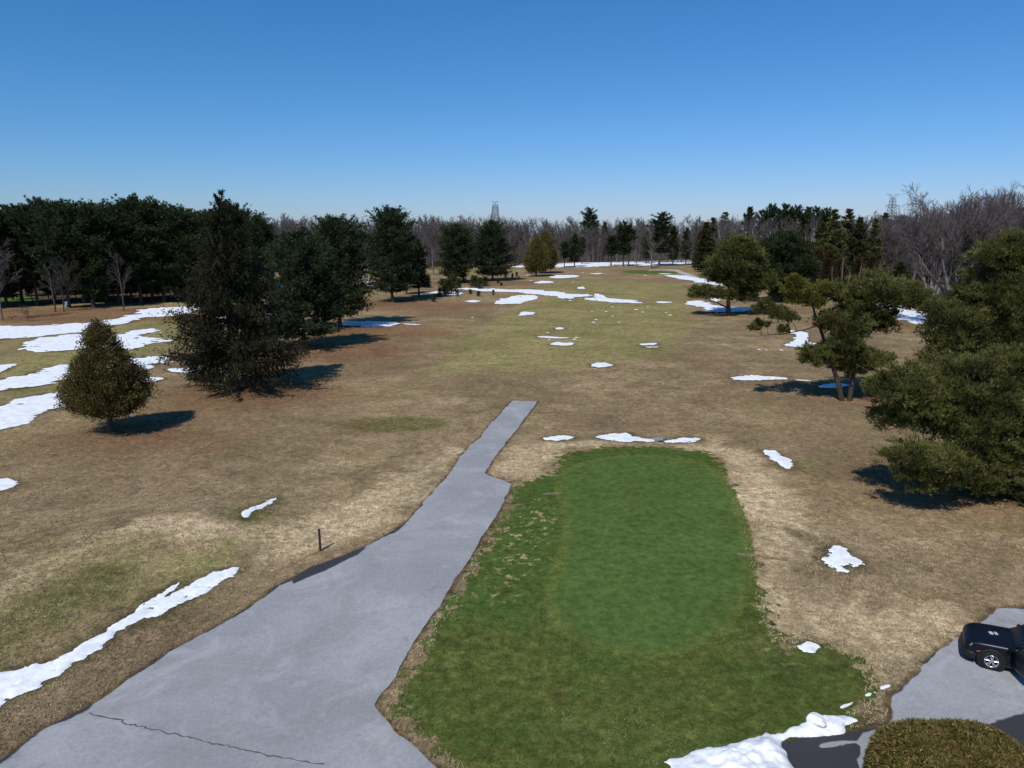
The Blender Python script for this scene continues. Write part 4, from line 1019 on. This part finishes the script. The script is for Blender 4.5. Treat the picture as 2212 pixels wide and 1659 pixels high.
t = clump_tree('tall_pine', 5, b, [[b - np.array([0, 0, .3])] + [at(x, y, Y) for x, y in ((2160, 850, ), (2150, 760), (2140, 690), (2138, 640), (2160, 580), (2180, 545))], [at(2150, 760, Y), at(2200, 690, Y + .4), at(2230, 620, Y + .6), at(2240, 560, Y + .6)]],
    pads([(2040, 685, 28), (2082, 690, 30), (2018, 715, 24), (2050, 745, 34), (2030, 775, 28), (2096, 628, 24), (2102, 602, 22), (2130, 562, 30), (2170, 548, 34), (2215, 540, 36), (2152, 592, 30), (2200, 600, 36), (2150, 650, 30), (2200, 660, 38), (2120, 700, 34), (2172, 720, 42), (2220, 730, 44), (2125, 760, 42), (2190, 785, 46), (2265, 560, 40), (2280, 640, 50), (2290, 740, 50), (2080, 780, 34)] + fill([(2000, 700), (2060, 640), (2110, 570), (2180, 530), (2300, 520), (2310, 800), (2060, 810), (2010, 770)], 17, 20, 42, rsp), Y, 2.2, rsp),
    LEAF_SCOTS, BARK_SCOTS, .28, .048, 24, .34, r=.33, k=5, main=2)
tag(t, 'tall open pine rising behind the big sprawling pine', 'pine tree')

px_tree(mapleP, 2062, 705, 392, 'large many-stemmed leafless tree behind the big pines', 'bare tree', wide=1.05, rz=.5)
px_tree(mapleP, 2128, 668, 382, 'second many-stemmed leafless tree, farther from the twin pine', 'bare tree', wide=.85, rz=2.2)
px_tree(mapleP, 2230, 672, 388, 'third many-stemmed leafless tree behind the tall open pine', 'bare tree', wide=.9, rz=4.0)
for i, (x, y, t) in enumerate([(2012, 660, 440), (2040, 650, 436), (2090, 650, 412), (2160, 655, 405), (2195, 650, 420), (2270, 650, 400), (2320, 660, 410)]):
    px_tree(mapleP, x, y, t - 24, 'tall fine-twigged leafless tree in the clump above the big pines', 'bare tree', 'tall leafless clump above the big pines', wide=(.6, .75, .55)[i % 3])
for x, y, t, pr, w, lab in [(1789, 622, 452, 0, .85, 'tall olive conifer spire next to the birches'), (1765, 618, 480, 1, .8, 'lower green conifer spire next to the birches'), (1820, 620, 451, 0, .9, 'second tall olive conifer spire of the row behind the twin pine'),
                            (1845, 622, 470, 1, .8, 'dark green conifer spire in the row behind the twin pine'), (1879, 620, 472, 0, .7, 'narrow olive conifer spire beside the bare thicket'), (1940, 628, 566, 1, 1.9, 'low bushy conifer at the foot of the bare thicket')]:
    px_tree(firF[pr], x, y, t, lab, 'conifer', wide=w * 1.5)
for i, (x, y, t) in enumerate([(1762, 628, 540), (1785, 630, 545), (1812, 626, 560), (1850, 628, 560), (1880, 626, 555), (2110, 640, 518)]):
    px_tree(cedN, x, y, t, 'rust brown cedar at the foot of the wood behind the twin pine', 'cedar tree', 'rust brown cedars at the wood edge', wide=1.0)
for i, (x, t) in enumerate([(1612, 449), (1640, 458), (1658, 447), (1676, 455), (1690, 446), (1712, 450), (1735, 449), (1755, 452), (1775, 455), (1900, 462), (1940, 470), (2000, 475)]):
    px_tree(wpF[i % 3], x, 588, t, 'dark pine top showing over the birches and bare thicket', 'pine tree', 'dark pines behind the birches', wide=.8)
rb = random.Random(9)
for i in range(34):
    x = 1560 + i * 6.1 + rb.uniform(-4, 4)
    px_tree(birP[i % 3], x, rb.uniform(598, 612), rb.uniform(458, 492), 'pale-stemmed leafless birch behind the lone and broad pines', 'birch tree', 'birches behind the lone pine', wide=rb.uniform(.7, 1.0))
for i, x in enumerate([1797, 1815, 1852, 1866, 1885, 1895, 1830, 2105]):
    px_tree(birP[i % 3], x, 634, rb.uniform(530, 575), 'slim pale leafless trunk in front of the conifer row behind the twin pine', 'birch tree', 'slim pale trunks by the conifer row', wide=.5)
# --- the far bare wood
for i in range(88):
    x = 540 + i * 11.9 + rb.uniform(-9, 9)
    for row, (yy, tt) in enumerate([(567, 484), (563, 476), (559, 470)]):
        if row == 2 and i % 3 == 0: continue
        near = x < 930
        px_tree(bareP[rb.randrange(5)], x + row * 6, (yy + 14 if near else yy) + rb.uniform(-1.5, 1.5), tt + rb.uniform(-9, 9) + (4 if x > 1100 else -2), 'leafless grey tree of the far wood beyond the snowfield', 'bare tree', 'leafless trees of the far wood', wide=rb.uniform(.8, 1.15))
for i in range(40):
    x = 890 + i * 6.2 + rb.uniform(-4, 4)
    px_tree(popP[i % 2], x, rb.uniform(557, 562), rb.uniform(461, 474) + max(0, x - 1060) * .25, 'slender pale poplar showing above the far wood below the pylon', 'poplar tree', 'pale poplars of the far wood', wide=rb.uniform(.8, 1.2))
for i in range(108):
    x = 1890 + (i % 54) * 7.7 + rb.uniform(-6, 6)
    px_tree(bareP[rb.randrange(5)], x, (612 if i < 54 else 594) + rb.uniform(-5, 5), rb.uniform(448, 486), 'leafless tree of the thicket behind the big pines', 'bare tree', 'leafless thicket behind the big pines', wide=rb.uniform(.75, 1.1))
for i in range(44):
    x = 1520 + i * 9 + rb.uniform(-6, 6)
    px_tree(bareP[rb.randrange(5)], x, 585 + rb.uniform(-4, 4), rb.uniform(460, 480), 'leafless tree between the birches and the dark pine tops', 'bare tree', 'leafless trees behind the birches', wide=rb.uniform(.8, 1.1))
# brush that closes the wood near the ground: too fine to count
rs = np.random.RandomState(12)
S = []
for lo, hi, ya, yb, n in ((540, 1560, 569, 558, 6000), (1560, 2500, 612, 585, 5000)):
    for i in range(n):
        q = gpt(rs.uniform(lo, hi), rs.uniform(yb, ya)); hgt = rs.uniform(1.5, 9.5)
        d = np.array([rs.normal() * .25, rs.normal() * .25, 1.0])
        m1 = q + d * hgt * .5; e = q + d * hgt + np.array([*rs.normal(size=2) * .5, 0])
        S.append([*q, *m1, .06, .045]); S.append([*m1, *e, .045, .02])
        for j in range(3):
            S.append([*(q + d * hgt * rs.uniform(.3, .8)), *(q + d * hgt * .9 + rs.normal(size=3) * .8), .03, .015])
V, Q = tube_arrays(S, 3)
tag(obj('underbrush', new_mesh('underbrush', V, Q=Q, mats=[BARK_TWIG])), 'tangled leafless brush filling the far wood', 'brush', kind='stuff')

# ------------------------------------------------------------------ small things on the course
WOOD_DK = plain('dark_brown_post', (.030, .021, .017), .7, .3, scale=12)
b = gpt(692, 1190); t = at(690, 1141, b[1]); hp = t[2] - b[2]
root = empty('marker_post', b)
box_mesh('post', (-.05, -.05, -.25), (.05, .05, hp - .02), WOOD_DK, root, .008)
box_mesh('cap', (-.056, -.056, hp - .02), (.056, .056, hp + .012), plain('post_cap', (.30, .29, .30), .5), root, .006)
tag(root, 'square dark brown post standing in straw grass beside the path', 'post')
BOARD = plain('weathered_board', (.20, .145, .09), .9, .1, var=.3, scale=9)
def board(a, b_, wd, th, label):
    a = gpt(*a); b_ = gpt(*b_); c = (a + b_) / 2; d = b_ - a; L = np.linalg.norm(d[:2])
    o = box_mesh('wooden_board', (-L / 2, -wd / 2, -.03), (L / 2, wd / 2, th), BOARD, None, .01)
    o.location = c; o.rotation_euler = (0, 0, math.atan2(d[1], d[0]))
    tag(o, label, 'board')
board((1173, 1068), (1213, 1066), .16, .05, 'short weathered board set in grass between path and putting green')
board((1592, 1197), (1642, 1202), .16, .06, 'wooden edging board at the rim of the putting green')
board((1646, 1204), (1700, 1211), .17, .06, 'wooden edging board on bare ground by the three-lobed snow')
STK = plain('thin_stake', (.16, .15, .15), .7)
for x, y, t_, lab in ((979, 639, 624, 'thin grey stake standing in the snow beside the tall round pine'), (986, 650, 634, 'thin grey stake standing in brown grass in front of the stake in snow'), (1415, 579, 571, 'short dark marker stake by the distant putting green')):
    b = gpt(x, y); h_ = at(x, t_, b[1])[2] - b[2]
    root = empty('marker_stake', b)
    obj('stick', new_mesh('stick', *[q for q in (tube_arrays([[0, 0, -.2, .03, .02, h_, .07, .06]], 6)[0],)], Q=tube_arrays([[0, 0, -.2, .03, .02, h_, .07, .06]], 6)[1], mats=[STK]), root)
    V, Q = tube_arrays([[.03, .02, h_, .03, .02, h_ + .08, .09, .05]], 6)
    obj('tip', new_mesh('tip', V, Q=Q, mats=[STK]), root)
    tag(root, lab, 'stake')
bx = gpt(149, 668); hs = empty('nest_box', (bx[0], bx[1] - .6, bx[2]))
box_mesh('pole', (-.05, -.05, -.2), (.05, .05, 1.0), STK, hs)
box_mesh('box', (-.28, -.22, 1.0), (.28, .22, 1.75), plain('blue_box', (.12, .30, .42), .6), hs, .02)
tag(hs, 'small blue box on a pole at the pine grove edge', 'box')

# ------------------------------------------------------------------ pylons
STEEL = plain('galvanised_steel', (.16, .18, .20), .5, .4, var=.05)
def pylon(px, top, dist, half, waist, arms, label, style):
    d = ray(px, HORIZON); x = d[0] / d[1] * dist; z0 = float(gh(x, dist)); H = at(px, top, dist)[2] - z0
    root = empty('power_pylon', (x, dist, z0))
    r = .22
    hz = lambda z: half * (1 - z / H) + waist * (z / H)
    for sx in (-1, 1):
        for sy in (-1, 1):
            zs = np.linspace(0, H * .92, 7)
            S = [[sx * hz(a), sy * hz(a), a, sx * hz(b_), sy * hz(b_), b_, r * 1.2, r] for a, b_ in zip(zs[:-1], zs[1:])]
            V, Q = tube_arrays(S, 5); obj('leg', new_mesh('leg', V, Q=Q, mats=[STEEL]), root)
    S = []
    zs = np.concatenate([np.linspace(0, H * .5, 6), np.linspace(H * .56, H * .92, 8)])
    for a, b_ in zip(zs[:-1], zs[1:]):
        for s in (-1, 1):
            for (p, q) in (((-1, s), (1, s)), ((s, -1), (s, 1))):
                A0 = np.array([p[0] * hz(a), p[1] * hz(a), a]); A1 = np.array([q[0] * hz(a), q[1] * hz(a), a])
                B0 = np.array([p[0] * hz(b_), p[1] * hz(b_), b_]); B1 = np.array([q[0] * hz(b_), q[1] * hz(b_), b_])
                S += [[*A0, *B1, r * .6, r * .6], [*A1, *B0, r * .6, r * .6], [*B0, *B1, r * .6, r * .6]]
    V, Q = tube_arrays(S, 4); obj('lattice', new_mesh('lattice', V, Q=Q, mats=[STEEL]), root)
    for zf, ln in arms:
        z = H * zf; w = hz(z)
        S = []
        for s in (-1, 1):
            S += [[s * w, 0, z, s * ln, 0, z, r, r * .7], [s * w, 0, z - .05 * H, s * ln, 0, z, r * .8, r * .6], [s * ln, 0, z, s * ln, 0, z - .07 * H, r * .6, r * .6]]
            S += [[s * w, w, z, s * ln, 0, z, r * .6, r * .6], [s * w, -w, z, s * ln, 0, z, r * .6, r * .6]]
        S.append([-w, 0, z, w, 0, z, r, r])
        V, Q = tube_arrays(S, 5); obj('crossarm', new_mesh('crossarm', V, Q=Q, mats=[STEEL]), root)
    S = []; zt = H * .92; ln = arms[-1][1] * .95
    for s in (-1, 1):
        S += [[s * hz(zt), 0, zt, s * ln, 0, H, r, r * .7], [-s * hz(zt) * .3, 0, zt, s * ln * .4, 0, H, r * .7, r * .6], [s * ln, 0, H, s * ln * .4, 0, H * .985, r * .6, r * .6], [0, 0, zt, s * ln * .45, 0, H, r * .7, r * .6]]
    S += [[-ln, 0, H, ln, 0, H, r * .6, r * .6]] if style else []
    V, Q = tube_arrays(S, 5); obj('peak', new_mesh('peak', V, Q=Q, mats=[STEEL]), root)
    root.rotation_euler = (0, 0, .25)
    tag(root, label, 'pylon', 'lattice power pylons')
pylon(1070, 435, 850, 7.0, 2.2, [(.60, 4.6), (.72, 4.2), (.86, 3.6)], 'narrow steel lattice pylon above the pale poplars', 1)
pylon(1921, 419, 750, 7.0, 1.3, [(.62, 10.0), (.80, 7.8)], 'steel lattice pylon with wide arms above the bare thicket', 0)

# ------------------------------------------------------------------ clipped hedge by the parking lot
hx, hy, hz_ = 2.35, 2.2, 1.95
_d = ray(2014, 1546); _t = (hz_ * .93 - CAM_H) / _d[2]
hc = np.array([_d[0] * _t + .12, _d[1] * _t - hy * .80, 0.0]); rs = np.random.RandomState(15)
def sup(v, n=3.2):
    return (np.abs(v) ** n).sum(1) ** (-1 / n)
n = 20000
v = rs.normal(size=(n, 3)); v[:, 2] = np.abs(v[:, 2]); v /= np.linalg.norm(v, axis=1)[:, None]
s = sup(v)[:, None]
lump = (1 + .05 * fbm(v[:, 0] * 3 + 5, v[:, 1] * 3 + v[:, 2] * 2, 3))[:, None]
P = v * s * lump * np.array([hx, hy, hz_]) * rs.uniform(.93, 1.015, n)[:, None]
N = v * np.array([1 / hx, 1 / hy, 1 / hz_]); N /= np.linalg.norm(N, axis=1)[:, None]
root = empty('clipped_hedge', (hc[0], hc[1], float(gh(hc[0], hc[1]))))
bm = bmesh.new(); bmesh.ops.create_icosphere(bm, subdivisions=5, radius=1)
for vv in bm.verts:
    q = np.array(vv.co); f = float(sup(q[None])[0]) * .93
    vv.co = Vector(q * f * np.array([hx, hy, hz_]))
    if vv.co.z < -.1: vv.co.z = -.1
me = bpy.data.meshes.new('dark_core'); bm.to_mesh(me); bm.free(); me.materials.append(plain('hedge_inside', (.030, .026, .012), .95, .05, var=.5, scale=6))
obj('dark_core', me, root)  # solid dark hull, not branches; shade between the sprays put into its colour
soup('foliage', tuft_arrays(P, N * .28 + rs.normal(size=(n, 3)) * .55, .13, .045, 6, .40, rs), LEAF_HEDGE, root)
tag(root, 'rounded clipped olive and brown cedar hedge at the parking lot', 'hedge')

# ------------------------------------------------------------------ black sport utility car, driver's door open (x forward, front axle at the origin)
PAINT = plain('black_blue_paint', (.006, .007, .013), .34, .25, var=.1)
PLASTIC = plain('black_plastic', (.012, .012, .013), .55, .3)
m = Mat('tinted_glass'); GLASS = m.done((.022, .034, .030), .04, .8)
RUBBER = plain('tyre_rubber', (.016, .016, .017), .85, .2)
ALLOY = plain('bright_alloy', (.62, .63, .66), .22, .5, metal=.85, var=.03)
INNER = plain('dark_trim_and_shade', (.010, .010, .011), .9, .1)  # near-black trim, also the painted shade of doorway and wheel arches
CHROME = plain('chrome_trim', (.55, .56, .58), .15, .5, metal=1.0, var=.02)
AMBER = plain('amber_lens', (.30, .05, .015), .2, .5)
LAMP = plain('headlamp_lens', (.30, .32, .35), .08, .6)
REDL = plain('tail_lamp_lens', (.22, .012, .012), .15, .5)
def loft(name, st, sec, mat, parent, cap=True, smooth=True):
    rings = [np.array(sec(*a)) for a in st]; n = len(rings[0]); V = np.concatenate(rings); Q = []
    for i in range(len(rings) - 1):
        for j in range(n):
            k2 = (j + 1) % n
            Q.append((i * n + j, i * n + k2, (i + 1) * n + k2, (i + 1) * n + j))
    bm = bmesh.new(); vs_ = [bm.verts.new(p) for p in V]
    for q in Q: bm.faces.new([vs_[i] for i in q])
    if cap:
        bm.faces.new([vs_[i] for i in range(n)]); bm.faces.new([vs_[len(V) - n + i] for i in range(n)][::-1])
    bmesh.ops.recalc_face_normals(bm, faces=bm.faces)
    if smooth:
        for f in bm.faces: f.smooth = True
    me = bpy.data.meshes.new(name); bm.to_mesh(me); bm.free(); me.materials.append(mat)
    o = obj(name, me, parent)
    return o
def quad(name, pts, mat, parent, th=.012):
    p = np.array(pts, float); nrm = np.cross(p[1] - p[0], p[2] - p[0]); nrm /= np.linalg.norm(nrm)
    n = len(p); V = np.concatenate([p - nrm * th / 2, p + nrm * th / 2])
    bm = bmesh.new(); v = [bm.verts.new(q) for q in V]
    bm.faces.new(v[:n][::-1]); bm.faces.new(v[n:])
    for i in range(n): bm.faces.new([v[i], v[(i + 1) % n], v[n + (i + 1) % n], v[n + i]])
    bmesh.ops.recalc_face_normals(bm, faces=bm.faces)
    me = bpy.data.meshes.new(name); bm.to_mesh(me); bm.free(); me.materials.append(mat)
    return obj(name, me, parent)
car = empty('parked_car')
def bsec(x, w, zb, zt):
    h = zt - zb
    half = [(w * .90, zb), (w * .985, zb + .10 * h), (w, zb + .35 * h), (w * .985, zb + .62 * h), (w * .99, zb + .80 * h), (w * .955, zb + .93 * h), (w * .86, zt), (w * .62, zt + .015), (w * .3, zt + .04), (0, zt + .045)]
    return [(x, y, z) for y, z in half] + [(x, -y, z) for y, z in half[-2::-1]]
body = loft('body', [(.96, .46, .44, .70), (.93, .66, .36, .80), (.85, .78, .31, .88), (.70, .87, .28, .95), (.45, .915, .26, 1.005), (.1, .925, .26, 1.03), (-.3, .925, .26, 1.05), (-.62, .925, .26, 1.07), (-1.6, .925, .26, 1.08), (-2.7, .93, .26, 1.10), (-3.2, .92, .27, 1.10), (-3.5, .87, .32, 1.08), (-3.65, .80, .40, 1.0), (-3.70, .70, .48, .9)], bsec, PAINT, car)
sb = body.modifiers.new('soften', 'SUBSURF'); sb.levels = 2; sb.render_levels = 2
def csec(x, wb, zb, wt, zt):
    half = [(wb, zb), (wb * .6 + wt * .4, zb + .40 * (zt - zb)), (wb * .12 + wt * .88, zb + .85 * (zt - zb)), (wt * .94, zt - .02), (wt * .6, zt + .01), (0, zt + .025)]
    return [(x, y, z) for y, z in half] + [(x, -y, z) for y, z in half[-2::-1]]
roof = loft('roof', [(-.62, .80, 1.06, .76, 1.08), (-.95, .84, 1.06, .72, 1.36), (-1.25, .86, 1.06, .68, 1.58), (-1.55, .87, 1.06, .66, 1.655), (-2.2, .87, 1.06, .66, 1.67), (-3.0, .86, 1.06, .64, 1.63), (-3.35, .82, 1.06, .62, 1.48), (-3.58, .76, 1.04, .66, 1.12)], csec, PAINT, car)
quad('windshield', [(-.70, -.74, 1.115), (-.70, .74, 1.115), (-1.30, .63, 1.632), (-1.30, -.63, 1.632)], GLASS, car, .02)
for s in (-1, 1):
    for a, b_, c_, d_ in ((-1.72, -2.52, -2.48, -1.70), (-2.62, -3.20, -3.02, -2.58)):
        quad('side_window', [(a, s * .885, 1.11), (b_, s * .880, 1.11), (c_, s * .70, 1.57), (d_, s * .715, 1.58)], GLASS, car, .02)
quad('side_window', [(-.98, -.875, 1.11), (-1.62, -.885, 1.11), (-1.62, -.715, 1.58), (-1.36, -.72, 1.56)], GLASS, car, .02)
quad('rear_window', [(-3.545, -.60, 1.16), (-3.545, .60, 1.16), (-3.335, .52, 1.50), (-3.335, -.52, 1.50)], GLASS, car, .02)
quad('doorway_shade_panel', [(-.70, .932, .38), (-1.60, .932, .36), (-1.62, .935, 1.02), (-1.60, .76, 1.57), (-1.33, .76, 1.55), (-.85, .90, 1.10), (-.68, .935, 1.0)], INNER, car, .01)  # flat dark panel on the unbroken side, painted shade of the doorway
loft('front_bumper', [(1.0, .50, .30, .50), (.97, .66, .26, .54), (.88, .80, .24, .56), (.72, .90, .24, .56), (.52, .938, .25, .54)], bsec, PLASTIC, car)
box_mesh('rear_bumper', (-3.73, -.76, .34), (-3.45, .76, .60), PLASTIC, car, .06, 3)
quad('grille', [(.955, -.34, .52), (.955, .34, .52), (.935, .38, .74), (.935, -.38, .74)], PLASTIC, car, .03)
quad('number_plate_holder', [(.992, -.16, .42), (.992, .16, .42), (.990, .16, .52), (.990, -.16, .52)], PLASTIC, car, .01)
for s in (-1, 1):
    quad('headlight', [(.90, s * .50, .70), (.74, s * .84, .76), (.66, s * .865, .88), (.86, s * .56, .84)], LAMP, car, .03)
    quad('tail_light', [(-3.66, s * .55, .86), (-3.50, s * .85, .86), (-3.46, s * .84, 1.02), (-3.60, s * .55, 1.0)], REDL, car, .03)
    quad('side_marker', [(.50, s * .928, .60), (.40, s * .935, .67), (.38, s * .935, .72), (.52, s * .925, .66)], AMBER, car, .012)
    box_mesh('sill', (-2.3, s * .86 - .06, .24), (-.42, s * .86 + .075, .36), PLASTIC, car, .02)
    V, Q = tube_arrays([[-1.5, s * .60, 1.70, -2.9, s * .58, 1.68, .018, .018], [-1.5, s * .60, 1.70, -1.48, s * .61, 1.64, .018, .018], [-2.9, s * .58, 1.68, -2.92, s * .58, 1.62, .018, .018]], 6)
    obj('roof_rail', new_mesh('roof_rail', V, Q=Q, mats=[CHROME]), car)
    if s < 0: box_mesh('mirror', (-.98, s * 1.02 - .09, 1.04), (-.86, s * 1.02 + .09, 1.18), PAINT, car, .03, 2)
def lathe(name, prof, mat, parent, n=40, smooth=True):
    V = []; Q = []
    for k in range(n):
        a = 2 * math.pi * k / n
        for r, y in prof: V.append((r * math.cos(a), y, r * math.sin(a)))
    mm = len(prof)
    for k in range(n):
        for j in range(mm - 1):
            Q.append((k * mm + j, k * mm + j + 1, ((k + 1) % n) * mm + j + 1, ((k + 1) % n) * mm + j))
    return obj(name, new_mesh(name, V, Q=Q, smooth=smooth, mats=[mat]), parent)
for ax in (0.0, -2.7):
    for s in (-1, 1):
        w = empty('wheel', (ax, s * .80, .365)); w.parent = car
        arch = lathe('wheel_arch', [(.37, .128), (.46, .136), (.475, .12), (.47, .06)], PLASTIC, w, 32)
        if s < 0: arch.scale = (1, -1, 1)
        well = lathe('arch_shade_disc', [(.0, .1265), (.40, .1265)], INNER, w, 24)  # flat dark disc on the body side, painted shade of the arch hollow
        if s < 0: well.scale = (1, -1, 1)
        ty = lathe('tyre', [(.235, .145), (.25, .165), (.30, .172), (.345, .160), (.362, .125), (.365, .0), (.362, -.06), (.33, -.09), (.24, -.09)], RUBBER, w)
        rim = lathe('rim', [(.240, .150), (.236, .163), (.222, .160), (.215, .09), (.0, .075)], ALLOY, w)
        S = []
        for k in range(5):
            for d in (-.17, .17):
                a0 = k * 2 * math.pi / 5 + d * .35 + .3; a1 = k * 2 * math.pi / 5 + d * 1.25 + .3
                S.append([.035 * math.cos(a0), .150, .035 * math.sin(a0), .222 * math.cos(a1), .152, .222 * math.sin(a1), .026, .019])
        V, Q = tube_arrays(S, 6); sp = obj('spokes', new_mesh('spokes', V, Q=Q, mats=[ALLOY]), w)
        hub = lathe('hub', [(.0, .166), (.05, .166), (.062, .150), (.062, .10)], ALLOY, w, 20)
        dk = lathe('brake_disc', [(.03, .092), (.20, .092), (.21, .11)], INNER, w, 24)
        if s < 0:
            for o in (ty, rim, sp, hub, dk): o.scale = (1, -1, 1)
# the open driver's door, hinged behind the front wheel
door = empty('door', (-.60, .93, 0)); door.parent = car
def dp(x, y, z): return (x + .70, y - .93, z)
def dsec(x, zb, zt):
    return [(x + .70, .0, zb), (x + .70, .035, zb + .12), (x + .70, .045, (zb + zt) / 2), (x + .70, .02, zt - .04), (x + .70, -.03, zt), (x + .70, -.10, zt - .02), (x + .70, -.11, zb + .05)]
loft('door_panel', [(-.72, .40, 1.02), (-1.1, .38, 1.05), (-1.5, .38, 1.06), (-1.72, .42, 1.07), (-1.80, .55, 1.07)], dsec, PAINT, door)
V, Q = tube_arrays([[-.02, -.04, 1.02, -.52, -.17, 1.52, .022, .022], [-.52, -.17, 1.52, -.98, -.19, 1.58, .022, .022], [-.98, -.19, 1.58, -1.06, -.05, 1.06, .028, .028]], 6)
obj('window_frame', new_mesh('window_frame', V, Q=Q, mats=[PAINT]), door)
quad('window_pane', [(-.16, -.06, 1.06), (-1.02, -.06, 1.08), (-.96, -.18, 1.55), (-.53, -.165, 1.50)], GLASS, door, .006)
box_mesh('mirror', (-.20, .02, 1.02), (-.08, .24, 1.18), PAINT, door, .03, 2)
box_mesh('door_pocket', (-.95, -.16, .46), (-.2, -.10, .60), INNER, door, .015)
V, Q = tube_arrays([[-.80, .05, .92, -.98, .05, .93, .014, .014]], 6)
obj('handle', new_mesh('handle', V, Q=Q, mats=[CHROME]), door)
door.rotation_euler = (0, 0, R(-66))
wg = gpt(2139, 1449)
hd = math.atan2(.5, -.866)
car.rotation_euler = (0, 0, hd)
off = np.array([-math.sin(hd) * .95, math.cos(hd) * .95, 0])
car.location = wg - off + np.array([0, 0, .03])
tag(car, 'black sport utility car with its front door open on the parking lot', 'car')
# a small pale box lying on the hood
hb = empty('hood_box')
hb.location = Vector(car.location) + Matrix.Rotation(hd, 3, 'Z') @ Vector((-.02, .04, 1.075))
hb.rotation_euler = (0, 0, hd + .35)
box_mesh('case', (-.15, -.09, 0), (.15, .09, .035), plain('pale_case', (.42, .47, .49), .5, .3, var=.25, scale=14), hb, .01)
box_mesh('strap', (-.03, -.093, -.002), (.02, .093, .039), PLASTIC, hb, .004)
tag(hb, 'small flat pale grey box lying on the black car hood', 'box')
